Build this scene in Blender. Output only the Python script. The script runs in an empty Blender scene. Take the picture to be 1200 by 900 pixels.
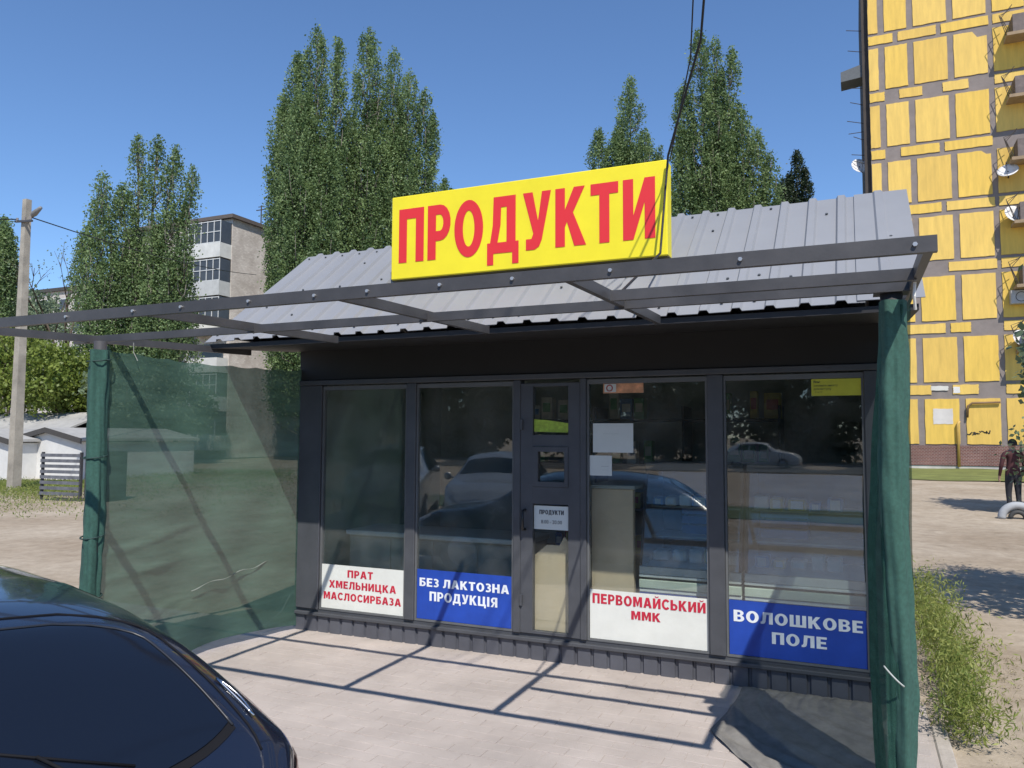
import bpy, bmesh, math, random
import numpy as np
from mathutils import Vector, Matrix
random.seed(7); rng = np.random.default_rng(7)
scene = bpy.context.scene
col = scene.collection
PI = math.pi

# ------------------------------------------------------------------ camera
# site axes: X along the kiosk front (left to right), Y away from the photographer, Z up; origin = left front corner of the kiosk
FPX, CAM_H = 910.0, 1.70
PITCH, ROLL, YAW = math.atan(61/910.), math.radians(0.25), math.radians(23.9)
CAM = Vector((4.57, -5.62, CAM_H))
_f0 = Vector((-math.sin(YAW), math.cos(YAW), 0)); _r0 = Vector((math.cos(YAW), math.sin(YAW), 0)); _z = Vector((0, 0, 1))
FWD = _f0*math.cos(PITCH) + _z*math.sin(PITCH)
_u0 = _z*math.cos(PITCH) - _f0*math.sin(PITCH)
RGT = _r0*math.cos(ROLL) + _u0*math.sin(ROLL)
UPV = _u0*math.cos(ROLL) - _r0*math.sin(ROLL)
cam_d = bpy.data.cameras.new('camera'); cam = bpy.data.objects.new('camera', cam_d); col.objects.link(cam)
m = Matrix((RGT, UPV, -FWD)).transposed().to_4x4(); m.translation = CAM
cam.matrix_world = m
cam_d.sensor_fit = 'HORIZONTAL'; cam_d.sensor_width = 36.0; cam_d.lens = 36.0*FPX/1200.0
cam_d.clip_start = 0.05; cam_d.clip_end = 3000
scene.camera = cam

# ------------------------------------------------------------------ light
SUN_V = Vector((0.44, -0.66, 1.0)).normalized()          # towards the sun, read from the canopy's shadows
EL = math.asin(SUN_V.z); AZ = math.atan2(SUN_V.x, SUN_V.y)
w = bpy.data.worlds.new('World'); scene.world = w; w.use_nodes = True
nt = w.node_tree; nt.nodes.clear()
sky = nt.nodes.new('ShaderNodeTexSky'); sky.sky_type = 'NISHITA'; sky.sun_disc = False
sky.sun_elevation = EL; sky.sun_rotation = AZ; sky.altitude = 200; sky.air_density = 1.0; sky.dust_density = 0.0; sky.ozone_density = 8.5
bg = nt.nodes.new('ShaderNodeBackground'); bg.inputs['Strength'].default_value = 0.138
wo = nt.nodes.new('ShaderNodeOutputWorld')
nt.links.new(sky.outputs[0], bg.inputs[0]); nt.links.new(bg.outputs[0], wo.inputs[0])
sl = bpy.data.lights.new('sun', 'SUN'); sl.energy = 4.2; sl.angle = math.radians(0.5); sl.color = (1.0, 0.95, 0.87)
so = bpy.data.objects.new('sun', sl); col.objects.link(so); so.rotation_euler = (-SUN_V).to_track_quat('-Z', 'Y').to_euler(); so.location = (0, -30, 40)
vs = scene.view_settings; vs.view_transform = 'Standard'; vs.look = 'None'; vs.exposure = 0.25; vs.gamma = 1; vs.use_curve_mapping = False

# ------------------------------------------------------------------ pixels (1200 x 900) to places
def ray(x, y): return RGT*((x-600)/FPX) + UPV*((450-y)/FPX) + FWD
def at_z(x, y, z): d = ray(x, y); return CAM + d*((z-CAM.z)/d.z)
def at_y(x, y, Y): d = ray(x, y); return CAM + d*((Y-CAM.y)/d.y)
def at_x(x, y, X): d = ray(x, y); return CAM + d*((X-CAM.x)/d.x)
def at_d(x, y, dist): return CAM + ray(x, y)*dist
def c2s(x, y, z=0): return Vector((CAM.x, CAM.y, 0)) + _r0*x + _f0*y + _z*z

# ------------------------------------------------------------------ materials
MATS = {}
def mat(name, color, rough=0.6, metal=0.0, var=0.12, scale=6.0, bump=0.0, bscale=40.0, spec=0.5, var2=None, coat=0.0, detail=6, world=False):
    if name in MATS: return MATS[name]
    M = bpy.data.materials.new(name); M.use_nodes = True; t = M.node_tree; n = t.nodes; L = t.links
    p = n['Principled BSDF']; p.inputs['Roughness'].default_value = rough; p.inputs['Metallic'].default_value = metal
    p.inputs['Specular IOR Level'].default_value = spec; p.inputs['Coat Weight'].default_value = coat; p.inputs['Coat Roughness'].default_value = 0.05
    tc = n.new('ShaderNodeTexCoord')
    no = n.new('ShaderNodeTexNoise'); no.inputs['Scale'].default_value = scale; no.inputs['Detail'].default_value = detail; no.inputs['Roughness'].default_value = 0.65
    src = n.new('ShaderNodeNewGeometry').outputs['Position'] if world else tc.outputs['Object']
    L.new(src, no.inputs['Vector'])
    rp = n.new('ShaderNodeValToRGB'); rp.color_ramp.elements[0].position = 0.3; rp.color_ramp.elements[1].position = 0.7
    c = color; c2 = var2 if var2 else tuple(min(1, k*(1+var)) for k in c)
    rp.color_ramp.elements[0].color = (*[k*(1-var) for k in c], 1); rp.color_ramp.elements[1].color = (*c2, 1)
    L.new(no.outputs['Fac'], rp.inputs['Fac']); L.new(rp.outputs['Color'], p.inputs['Base Color'])
    rr = n.new('ShaderNodeMapRange'); rr.inputs['To Min'].default_value = max(0.02, rough-0.08); rr.inputs['To Max'].default_value = min(1, rough+0.1)
    L.new(no.outputs['Fac'], rr.inputs['Value']); L.new(rr.outputs[0], p.inputs['Roughness'])
    if bump:
        nb = n.new('ShaderNodeTexNoise'); nb.inputs['Scale'].default_value = bscale; nb.inputs['Detail'].default_value = 6
        L.new(src, nb.inputs['Vector'])
        b = n.new('ShaderNodeBump'); b.inputs['Strength'].default_value = bump; b.inputs['Distance'].default_value = 0.02
        L.new(nb.outputs['Fac'], b.inputs['Height']); L.new(b.outputs['Normal'], p.inputs['Normal'])
    MATS[name] = M; return M

def leaf_mat(name, c1, c2, trans=0.25):
    M = bpy.data.materials.new(name); M.use_nodes = True; t = M.node_tree; n = t.nodes; L = t.links
    p = n['Principled BSDF']; p.inputs['Roughness'].default_value = 0.5; p.inputs['Specular IOR Level'].default_value = 0.35
    at = n.new('ShaderNodeAttribute'); at.attribute_name = 'tint'
    mx = n.new('ShaderNodeMix'); mx.data_type = 'RGBA'; mx.inputs[6].default_value = (*c1, 1); mx.inputs[7].default_value = (*c2, 1)
    L.new(at.outputs['Fac'], mx.inputs[0]); L.new(mx.outputs[2], p.inputs['Base Color'])
    tr = n.new('ShaderNodeBsdfTranslucent'); L.new(mx.outputs[2], tr.inputs['Color'])
    ms = n.new('ShaderNodeMixShader'); ms.inputs[0].default_value = trans
    L.new(p.outputs[0], ms.inputs[1]); L.new(tr.outputs[0], ms.inputs[2]); L.new(ms.outputs[0], n['Material Output'].inputs['Surface'])
    MATS[name] = M; return M

def glass_mat(name, tint=(0.93, 0.96, 0.95), base=0.095, dirt=0.085):
    M = bpy.data.materials.new(name); M.use_nodes = True; t = M.node_tree; n = t.nodes; L = t.links
    n.remove(n['Principled BSDF'])
    tr = n.new('ShaderNodeBsdfTransparent'); tr.inputs[0].default_value = (*tint, 1)
    gl = n.new('ShaderNodeBsdfGlossy'); gl.inputs['Roughness'].default_value = 0.015
    lw = n.new('ShaderNodeLayerWeight'); lw.inputs['Blend'].default_value = 0.5
    pw = n.new('ShaderNodeMath'); pw.operation = 'POWER'; pw.inputs[1].default_value = 4.0
    ad = n.new('ShaderNodeMath'); ad.operation = 'MULTIPLY_ADD'; ad.inputs[1].default_value = 0.9; ad.inputs[2].default_value = base; ad.use_clamp = True
    L.new(lw.outputs['Facing'], pw.inputs[0]); L.new(pw.outputs[0], ad.inputs[0])
    mx = n.new('ShaderNodeMixShader'); L.new(ad.outputs[0], mx.inputs[0]); L.new(tr.outputs[0], mx.inputs[1]); L.new(gl.outputs[0], mx.inputs[2])
    df = n.new('ShaderNodeBsdfDiffuse'); df.inputs[0].default_value = (0.5, 0.5, 0.47, 1)
    tc = n.new('ShaderNodeTexCoord'); no = n.new('ShaderNodeTexNoise'); no.inputs['Scale'].default_value = 3; no.inputs['Detail'].default_value = 8
    L.new(tc.outputs['Object'], no.inputs['Vector'])
    mr = n.new('ShaderNodeMapRange'); mr.inputs['From Min'].default_value = 0.35; mr.inputs['From Max'].default_value = 0.8; mr.inputs['To Min'].default_value = 0.0; mr.inputs['To Max'].default_value = dirt
    L.new(no.outputs['Fac'], mr.inputs['Value'])
    m2 = n.new('ShaderNodeMixShader'); L.new(mr.outputs[0], m2.inputs[0]); L.new(mx.outputs[0], m2.inputs[1]); L.new(df.outputs[0], m2.inputs[2])
    L.new(m2.outputs[0], n['Material Output'].inputs['Surface'])
    MATS[name] = M; return M

def net_mat(name, color, cover, sc):
    # woven shade net: yarns cover part of the surface, the rest is open; yarns also let some light through
    M = bpy.data.materials.new(name); M.use_nodes = True; t = M.node_tree; n = t.nodes; L = t.links
    n.remove(n['Principled BSDF'])
    df = n.new('ShaderNodeBsdfDiffuse'); tl = n.new('ShaderNodeBsdfTranslucent'); tr = n.new('ShaderNodeBsdfTransparent')
    tr.inputs[0].default_value = (0.93, 1.0, 0.97, 1)
    tc = n.new('ShaderNodeTexCoord')
    no = n.new('ShaderNodeTexNoise'); no.inputs['Scale'].default_value = 2.5; no.inputs['Detail'].default_value = 8
    mp = n.new('ShaderNodeMapping'); mp.inputs['Scale'].default_value = (1, 1, 6); L.new(tc.outputs['Object'], mp.inputs['Vector']); L.new(mp.outputs[0], no.inputs['Vector'])
    rp = n.new('ShaderNodeValToRGB'); rp.color_ramp.elements[0].position = 0.3; rp.color_ramp.elements[1].position = 0.75
    rp.color_ramp.elements[0].color = (*[c*0.8 for c in color], 1); rp.color_ramp.elements[1].color = (*[min(1, c*1.25) for c in color], 1)
    L.new(no.outputs['Fac'], rp.inputs['Fac']); L.new(rp.outputs[0], df.inputs[0]); L.new(rp.outputs[0], tl.inputs[0])
    m1 = n.new('ShaderNodeMixShader'); m1.inputs[0].default_value = 0.25; L.new(df.outputs[0], m1.inputs[1]); L.new(tl.outputs[0], m1.inputs[2])
    wv = n.new('ShaderNodeTexNoise'); wv.inputs['Scale'].default_value = sc; wv.inputs['Detail'].default_value = 2
    L.new(tc.outputs['Object'], wv.inputs['Vector'])
    mr = n.new('ShaderNodeMapRange'); mr.inputs['From Min'].default_value = 0.3; mr.inputs['From Max'].default_value = 0.7
    mr.inputs['To Min'].default_value = cover-0.12; mr.inputs['To Max'].default_value = cover+0.12; L.new(wv.outputs['Fac'], mr.inputs['Value'])
    m2 = n.new('ShaderNodeMixShader'); L.new(mr.outputs[0], m2.inputs[0]); L.new(tr.outputs[0], m2.inputs[1]); L.new(m1.outputs[0], m2.inputs[2])
    L.new(m2.outputs[0], n['Material Output'].inputs['Surface'])
    MATS[name] = M; return M

# ------------------------------------------------------------------ mesh helpers
class MB:
    def __init__(s): s.v = []; s.f = []
    def add(s, vs, fs):
        o = len(s.v); s.v += [tuple(p) for p in vs]; s.f += [tuple(i+o for i in f) for f in fs]; return s
    def box(s, x0, x1, y0, y1, z0, z1, b=0.0):
        if b <= 0:
            vs = [(x0,y0,z0),(x1,y0,z0),(x1,y1,z0),(x0,y1,z0),(x0,y0,z1),(x1,y0,z1),(x1,y1,z1),(x0,y1,z1)]
            return s.add(vs, [(0,3,2,1),(4,5,6,7),(0,1,5,4),(1,2,6,5),(2,3,7,6),(3,0,4,7)])
        bm = bmesh.new(); bmesh.ops.create_cube(bm, size=1)
        bmesh.ops.scale(bm, vec=(x1-x0, y1-y0, z1-z0), verts=bm.verts); bmesh.ops.translate(bm, vec=((x0+x1)/2, (y0+y1)/2, (z0+z1)/2), verts=bm.verts)
        bmesh.ops.bevel(bm, geom=bm.edges[:], offset=b, segments=1, affect='EDGES', profile=0.5)
        bm.verts.index_update(); s.add([v.co for v in bm.verts], [[v.index for v in f.verts] for f in bm.faces]); bm.free(); return s
    def prism(s, poly, axis, a0, a1):
        # poly: list of 2D points in the plane normal to axis; extruded a0..a1
        n = len(poly)
        def P(p, a):
            if axis == 'x': return (a, p[0], p[1])
            if axis == 'y': return (p[0], a, p[1])
            return (p[0], p[1], a)
        vs = [P(p, a0) for p in poly] + [P(p, a1) for p in poly]
        fs = [tuple(range(n))[::-1], tuple(range(n, 2*n))] + [(i, (i+1) % n, n+(i+1) % n, n+i) for i in range(n)]
        return s.add(vs, fs)
    def tube(s, pts, r, n=8, cap=True):
        pts = [Vector(p) for p in pts]; rs = r if isinstance(r, (list, tuple)) else [r]*len(pts)
        vs = []; fs = []
        t0 = (pts[1]-pts[0]).normalized(); a = Vector((0, 0, 1)) if abs(t0.z) < 0.9 else Vector((1, 0, 0))
        nrm = t0.cross(a).normalized()
        for i, p in enumerate(pts):
            t = (pts[min(i+1, len(pts)-1)]-pts[max(i-1, 0)]).normalized()
            nrm = (nrm - t*nrm.dot(t)).normalized(); b = t.cross(nrm)
            for k in range(n):
                an = 2*PI*k/n; vs.append(p + (nrm*math.cos(an)+b*math.sin(an))*rs[i])
        for i in range(len(pts)-1):
            for k in range(n): fs.append((i*n+k, i*n+(k+1) % n, (i+1)*n+(k+1) % n, (i+1)*n+k))
        if cap: fs.append(tuple(range(n))[::-1]); fs.append(tuple((len(pts)-1)*n+k for k in range(n)))
        return s.add(vs, fs)
    def bar(s, a, b, w, h):
        # rectangular tube from a to b, w across, h tall
        a = Vector(a); b = Vector(b); t = (b-a).normalized(); sd = t.cross(Vector((0, 0, 1))).normalized(); up = sd.cross(t)
        vs = [p + sd*(i*w/2) + up*(j*h/2) for p in (a, b) for i, j in ((-1,-1),(1,-1),(1,1),(-1,1))]
        return s.add(vs, [(0,1,2,3),(7,6,5,4),(0,4,5,1),(1,5,6,2),(2,6,7,3),(3,7,4,0)])
    def grid(s, fn, nu, nv):
        vs = [fn(i/nu, j/nv) for j in range(nv+1) for i in range(nu+1)]
        fs = [(j*(nu+1)+i, j*(nu+1)+i+1, (j+1)*(nu+1)+i+1, (j+1)*(nu+1)+i) for j in range(nv) for i in range(nu)]
        return s.add(vs, fs)
    def build(s, name, material, parent=None, smooth=False, org=None):
        me = bpy.data.meshes.new(name)
        o3 = Vector(org) if org is not None else (parent_org(parent) if parent else Vector((0, 0, 0)))
        me.from_pydata([(p[0]-o3.x, p[1]-o3.y, p[2]-o3.z) for p in s.v], [], s.f)
        if material: me.materials.append(material)
        if smooth: me.polygons.foreach_set('use_smooth', [True]*len(me.polygons))
        me.update()
        o = bpy.data.objects.new(name, me); col.objects.link(o)
        if parent: o.parent = parent
        elif org is not None: o.location = o3
        return o
def parent_org(p):
    v = Vector((0, 0, 0))
    while p is not None: v += Vector(p.location); p = p.parent
    return v
def tag(o, label=None, cat=None, group=None, kind=None):
    if label: o['label'] = label
    if cat: o['category'] = cat
    if group: o['group'] = group
    if kind: o['kind'] = kind
    return o
def thing(name, label, cat, loc=(0, 0, 0), group=None):
    o = bpy.data.objects.new(name, None); col.objects.link(o); o.location = loc; o.empty_display_size = 0.2
    return tag(o, label, cat, group)
def _arc(cx, cy, rx, ry, a0, a1, n=9): return [(cx+rx*math.cos(math.radians(a0+(a1-a0)*i/n)), cy+ry*math.sin(math.radians(a0+(a1-a0)*i/n))) for i in range(n+1)]
def _stroke(path, th):
    L = []; R = []
    for i, p in enumerate(path):
        q0 = path[max(i-1, 0)]; q1 = path[min(i+1, len(path)-1)]; dx, dy = q1[0]-q0[0], q1[1]-q0[1]; l = math.hypot(dx, dy) or 1
        L.append((p[0]-dy/l*th/2, p[1]+dx/l*th/2)); R.append((p[0]+dy/l*th/2, p[1]-dx/l*th/2))
    return L + R[::-1]
def _box(x0, y0, x1, y1): return [(x0, y0), (x1, y0), (x1, y1), (x0, y1)]
def glyph(ch):
    """bold block capital as closed outlines (holes are inner outlines) and its width"""
    s, t, w = 0.24, 0.19, 0.74
    if ch == 'П': return [[(0,0),(s,0),(s,1-t),(w-s,1-t),(w-s,0),(w,0),(w,1),(0,1)]], w
    if ch == 'Н': return [[(0,0),(s,0),(s,.41),(w-s,.41),(w-s,0),(w,0),(w,1),(w-s,1),(w-s,.60),(s,.60),(s,1),(0,1)]], w
    if ch == 'І': return [_box(0,0,s,1)], s
    if ch == 'Ш': w = 1.0; m = w/2; return [[(0,0),(w,0),(w,1),(w-s,1),(w-s,t),(m+s/2,t),(m+s/2,1),(m-s/2,1),(m-s/2,t),(s,t),(s,1),(0,1)]], w
    if ch == 'Ц': return [[(0,0),(w-.1,0),(w-.1,-.2),(w+.09,-.2),(w+.09,t),(w,t),(w,1),(w-s,1),(w-s,t),(s,t),(s,1),(0,1)]], w+.09
    if ch == 'Т': w = .66; m = w/2; return [[(m-s/2,0),(m+s/2,0),(m+s/2,1-t),(w,1-t),(w,1),(0,1),(0,1-t),(m-s/2,1-t)]], w
    if ch == 'Е': w = .60; return [[(0,0),(w,0),(w,t),(s,t),(s,.41),(w-.05,.41),(w-.05,.60),(s,.60),(s,1-t),(w,1-t),(w,1),(0,1)]], w
    if ch in 'ИЙ':
        r = [[(0,1),(s,1),(s,.40),(w-s,1),(w,1),(w,0),(w-s,0),(w-s,.60),(s,0),(0,0)]]
        if ch == 'Й': r.append(_stroke(_arc(w/2, 1.24, .16, .13, 190, 350), .08))
        return r, w
    if ch == 'М': w = .88; return [[(0,0),(s,0),(s,.62),(w/2-.06,.08),(w/2+.06,.08),(w-s,.62),(w-s,0),(w,0),(w,1),(w-s-.06,1),(w/2,.46),(s+.06,1),(0,1)]], w
    if ch == 'А': w = .80; return [[(0,0),(s,0),(s+.055,.2),(w-s-.055,.2),(w-s,0),(w,0),(w/2+.15,1),(w/2-.15,1)], [(s+.11,.38),(w/2,.78),(w-s-.11,.38)]], w
    if ch == 'Д': w = .84; return [[(0,-.2),(.17,-.2),(.17,0),(w-.17,0),(w-.17,-.2),(w,-.2),(w,.19),(w-.08,.19),(w-.08,1),(.17,1),(.15,.5),(.08,.19),(0,.19)], [(.28,.19),(.36,.5),(.375,.81),(w-.08-s,.81),(w-.08-s,.19)]], w
    if ch == 'Л': w = .76; return [[(0,0),(.13,0),(.24,.05),(.31,.2),(.36,.81),(w-s,.81),(w-s,0),(w,0),(w,1),(.15,1),(.11,.3),(.07,.2),(0,.18)]], w
    if ch == 'У': w = .72; return [[(0,1),(.25,1),(.39,.50),(.49,1),(w,1),(.49,.17),(.42,.05),(.30,0),(.08,0),(.08,.19),(.22,.19),(.27,.28)]], w
    if ch == 'К': w = .74; return [[(0,0),(s,0),(s,.33),(.29,.42),(.47,0),(w+.02,0),(.44,.57),(w-.01,1),(.46,1),(s,.63),(s,1),(0,1)]], w
    if ch == 'Х': w = .76; return [[(0,1),(.26,1),(w/2,.69),(w-.26,1),(w,1),(w/2+.14,.51),(w+.01,0),(w-.26,0),(w/2,.33),(.26,0),(-.01,0),(w/2-.14,.51)]], w
    if ch == 'О': w = .80; return [_arc(w/2,.5,w/2,.515,0,350,35), _arc(w/2,.5,w/2-s,.515-t,0,350,35)], w
    if ch == 'С': w = .74; return [_stroke(_arc(.40,.5,.29,.415,40,320,30), .205)], .72
    if ch == 'Р': w = .66; return [[(0,0),(s,0),(s,.34)] + _arc(.36,.67,.30,.33,-90,90) + [(0,1)], [(s,.52)] + _arc(.35,.67,.10,.15,-90,90) + [(s,.82)]], w
    if ch == 'Ь': w = .66; return [_arc(.36,.32,.30,.32,-90,90) + [(s,.64),(s,1),(0,1),(0,0)], [(s,.17)] + _arc(.35,.32,.10,.15,-90,90) + [(s,.47)]], w
    if ch == 'Б': w = .66; return [_arc(.36,.32,.30,.32,-90,90) + [(s,.64),(s,.81),(.60,.81),(.60,1),(0,1),(0,0)], [(s,.17)] + _arc(.35,.32,.10,.15,-90,90) + [(s,.47)]], w
    if ch == 'В': w = .68; return [[(0,0)] + _arc(.38,.285,.30,.285,-90,62) + _arc(.35,.745,.29,.255,-50,90) + [(0,1)], [(s,.17)] + _arc(.36,.295,.10,.125,-90,90) + [(s,.42)], [(s,.59)] + _arc(.34,.705,.09,.115,-90,90) + [(s,.82)]], w
    if ch == 'Я': w = .70; return [[(w,0),(w,1)] + _arc(.34,.68,.30,.32,90,255) + [(0,0),(.25,0),(.42,.36),(w-s,.36),(w-s,0)], [(w-s,.53)] + _arc(.36,.68,.10,.145,270,90) + [(w-s,.82)]], w
    if ch == 'З': w = .62; return [_stroke(_arc(.28,.73,.22,.175,140,-80,12) + _arc(.28,.29,.235,.195,80,-140,12), .19)], w
    return None, 0
def text_mesh(body, height, width, gap=0.12):
    """flat lettering as (verts, faces) in a plane, scaled to cap height x width, baseline at 0; other marks than block capitals use the built-in font"""
    V = []; F = []; x = 0.0
    for ch in body:
        if ch == ' ': x += 0.34; continue
        outl, wd = glyph(ch)
        if outl:
            c = bpy.data.curves.new('t', 'CURVE'); c.dimensions = '2D'; c.fill_mode = 'BOTH'
            for pts in outl:
                sp = c.splines.new('POLY'); sp.points.add(len(pts)-1); sp.use_cyclic_u = True
                for i, p in enumerate(pts): sp.points[i].co = (p[0], p[1], 0, 1)
        else: c = bpy.data.curves.new('t', 'FONT'); c.body = ch; c.size = 1.38; c.resolution_u = 3
        o = bpy.data.objects.new('t', c); col.objects.link(o)
        dg = bpy.context.evaluated_depsgraph_get(); me = bpy.data.meshes.new_from_object(o.evaluated_get(dg))
        v = np.array([q.co[:2] for q in me.vertices]); n0 = len(V)
        lo, hi = v[:, 0].min(), v[:, 0].max()
        V += [(q[0]-lo+x, q[1]) for q in v]; F += [tuple(i+n0 for i in p.vertices) for p in me.polygons]
        x += hi-lo+gap
        bpy.data.objects.remove(o); bpy.data.curves.remove(c); bpy.data.meshes.remove(me)
    v = np.array(V)
    return (v-np.array([v[:, 0].min(), 0]))/np.array([v[:, 0].max()-v[:, 0].min(), 1.0])*np.array([width, height]), F
def lettering(parent, lines, x0, z0, y, material, name='lettering', bold=0, gap=0.12):
    """lines: (text, x offset, z offset, width, height) on a plane Y = y that faces the photographer"""
    mb = MB()
    for txt, dx, dz, wd, ht in lines:
        v, f = text_mesh(txt, ht, wd, gap); mb.add([(x0+dx+p[0], y, z0+dz+p[1]) for p in v], f)
    return tag(mb.build(name, material, parent), kind='stuff')

# materials
anth = mat('anthracite_paint', (0.074, 0.078, 0.088), 0.42, 0, 0.15, 5, 0.03, 60)
anth2 = mat('anthracite_sheet', (0.09, 0.094, 0.112), 0.45, 0, 0.18, 3)
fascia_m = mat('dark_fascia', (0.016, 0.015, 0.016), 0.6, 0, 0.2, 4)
steel = mat('grey_brown_steel', (0.062, 0.060, 0.062), 0.45, 0.0, 0.3, 3, 0.03, 80)
roof_m = mat('grey_roof_sheet', (0.258, 0.262, 0.274), 0.45, 0.0, 0.06, 1.3, 0.0, 60)
white_pl = mat('white_plastic', (0.72, 0.74, 0.72), 0.4, 0, 0.03, 3)
glassM = glass_mat('window_glass')
int_wall = mat('interior_wall', (0.36, 0.39, 0.36), 0.7, 0, 0.06, 1.5)
tan_m = mat('tan_board', (0.68, 0.54, 0.37), 0.6, 0, 0.06, 3)
dark_int = mat('dark_interior', (0.03, 0.032, 0.035), 0.5, 0, 0.1, 3)
netM = net_mat('green_shade_net', (0.072, 0.130, 0.100), 0.85, 420)
netD = net_mat('green_shade_net_doubled', (0.048, 0.122, 0.096), 0.78, 420)
wrapM = mat('green_net_wrap', (0.036, 0.100, 0.078), 0.9, 0, 0.25, 60, 0.2, 300)
concrete = mat('concrete', (0.40, 0.38, 0.35), 0.85, 0, 0.15, 4, 0.2, 60)
chrome = mat('chrome', (0.6, 0.6, 0.6), 0.15, 1.0, 0.05, 3)
white_cord = mat('white_cord', (0.7, 0.7, 0.66), 0.7, 0, 0.05, 10)

# ================================================================== SETTING
def ground_mat():
    M = bpy.data.materials.new('sandy_dirt'); M.use_nodes = True; t = M.node_tree; n = t.nodes; L = t.links
    p = n['Principled BSDF']; p.inputs['Roughness'].default_value = 0.95; p.inputs['Specular IOR Level'].default_value = 0.1
    tc = n.new('ShaderNodeTexCoord')
    def noise(sc, det=8, rough=0.6):
        x = n.new('ShaderNodeTexNoise'); x.inputs['Scale'].default_value = sc; x.inputs['Detail'].default_value = det; x.inputs['Roughness'].default_value = rough; L.new(tc.outputs['Object'], x.inputs['Vector']); return x
    a = noise(0.35); b = noise(5, 10, 0.75); c = noise(1.1, 8, 0.7)
    r1 = n.new('ShaderNodeValToRGB'); r1.color_ramp.elements[0].position = 0.35; r1.color_ramp.elements[1].position = 0.65
    r1.color_ramp.elements[0].color = (0.36, 0.29, 0.215, 1); r1.color_ramp.elements[1].color = (0.50, 0.425, 0.335, 1); L.new(a.outputs['Fac'], r1.inputs['Fac'])
    r2 = n.new('ShaderNodeValToRGB'); r2.color_ramp.elements[0].position = 0.3; r2.color_ramp.elements[1].position = 0.7
    r2.color_ramp.elements[0].color = (0.62, 0.6, 0.57, 1); r2.color_ramp.elements[1].color = (1.1, 1.1, 1.1, 1); L.new(b.outputs['Fac'], r2.inputs['Fac'])
    mx = n.new('ShaderNodeMix'); mx.data_type = 'RGBA'; mx.blend_type = 'MULTIPLY'; mx.inputs[0].default_value = 0.8; L.new(r1.outputs[0], mx.inputs[6]); L.new(r2.outputs[0], mx.inputs[7])
    r3 = n.new('ShaderNodeValToRGB'); r3.color_ramp.elements[0].position = 0.60; r3.color_ramp.elements[1].position = 0.72
    r3.color_ramp.elements[0].color = (0, 0, 0, 1); r3.color_ramp.elements[1].color = (0.75, 0.75, 0.75, 1); L.new(c.outputs['Fac'], r3.inputs['Fac'])
    m2 = n.new('ShaderNodeMix'); m2.data_type = 'RGBA'; L.new(r3.outputs[0], m2.inputs[0]); L.new(mx.outputs[2], m2.inputs[6]); m2.inputs[7].default_value = (0.19, 0.15, 0.105, 1)
    L.new(m2.outputs[2], p.inputs['Base Color'])
    bp = n.new('ShaderNodeBump'); bp.inputs['Strength'].default_value = 0.5; bp.inputs['Distance'].default_value = 0.05; L.new(b.outputs['Fac'], bp.inputs['Height']); L.new(bp.outputs[0], p.inputs['Normal'])
    return M
dirt = ground_mat()
asphalt = mat('asphalt', (0.055, 0.054, 0.052), 0.9, 0, 0.2, 3, 0.3, 150)
paver_m = mat('paver_concrete', (0.455, 0.398, 0.360), 0.92, 0, 0.17, 1.5, 0.35, 120, world=True, detail=14)
paver_m2 = mat('paver_concrete_pinkish', (0.448, 0.390, 0.352), 0.92, 0, 0.17, 1.5, 0.35, 120, world=True, detail=14)
joint_m = mat('paver_joint_sand', (0.44, 0.385, 0.345), 0.95, 0, 0.13, 1.6, 0.2, 90, world=True, detail=12)
g = MB()
N = 60
def gz(x, y):
    d = max(0, math.hypot(x-4, y+2)-8)
    return -0.045 + (0.035*math.sin(x*1.3+1)*math.sin(y*1.1) + 0.03*math.sin(x*0.45+y*0.6))*min(1, d/6.0) if d < 60 else -0.045
def gcoord(t):  # denser near the kiosk
    s = t*2-1; return 1400*s*abs(s)**2.6 + 5*s
g.grid(lambda a, b: (gcoord(a)+3, gcoord(b)+6, gz(gcoord(a)+3, gcoord(b)+6) if abs(gcoord(a)) < 60 and abs(gcoord(b)) < 60 else -0.045), 150, 150)
tag(g.build('ground', dirt, smooth=True), kind='structure')

# paved apron before the kiosk: slab, edge kerb, pavers
PX0, PX1, PY0, PY1 = -2.6, 4.93, -6.5, 0.10
pv = MB(); pv.box(PX0, PX1, PY0, PY1, -0.06, -0.0035)
pave = tag(pv.build('pavement', joint_m), kind='structure')
kb = MB(); kb.box(PX1, PX1+0.08, PY0, -0.3, -0.12, 0.006, 0.008); kb.build('edge_kerb', mat('kerb_concrete', (0.43, 0.38, 0.33), .9, 0, .2, 5, .3, 50), pave)
PLx, PLy, GAP = 0.20, 0.10, 0.0022
def paver_mesh(k):
    mb = MB(); e = 0.0016
    x, y = PLx/2-GAP/2, PLy/2-GAP/2
    tl = [random.uniform(-0.0012, 0.0012) for _ in range(4)]
    vs = [(-x,-y,-0.02),(x,-y,-0.02),(x,y,-0.02),(-x,y,-0.02),(-x,-y,-e),(x,-y,-e),(x,y,-e),(-x,y,-e),(-x+e,-y+e,tl[0]),(x-e,-y+e,tl[1]),(x-e,y-e,tl[2]),(-x+e,y-e,tl[3])]
    fs = [(8,9,10,11)] + [(a, (a+1) % 4, 4+(a+1) % 4, 4+a) for a in range(4)] + [(4+a, 4+(a+1) % 4, 8+(a+1) % 4, 8+a) for a in range(4)]
    return vs, fs
variants = [paver_mesh(k) for k in range(6)]
pmesh = []
for k, (vs_, fs_) in enumerate(variants):
    me = bpy.data.meshes.new('paver'); me.from_pydata(vs_, [], fs_); me.materials.append(paver_m if k % 3 else paver_m2); pmesh.append(me)
cells = []
ny = int((PY1-PY0)/PLy); nx = int((PX1-PX0)/PLx)
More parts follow.
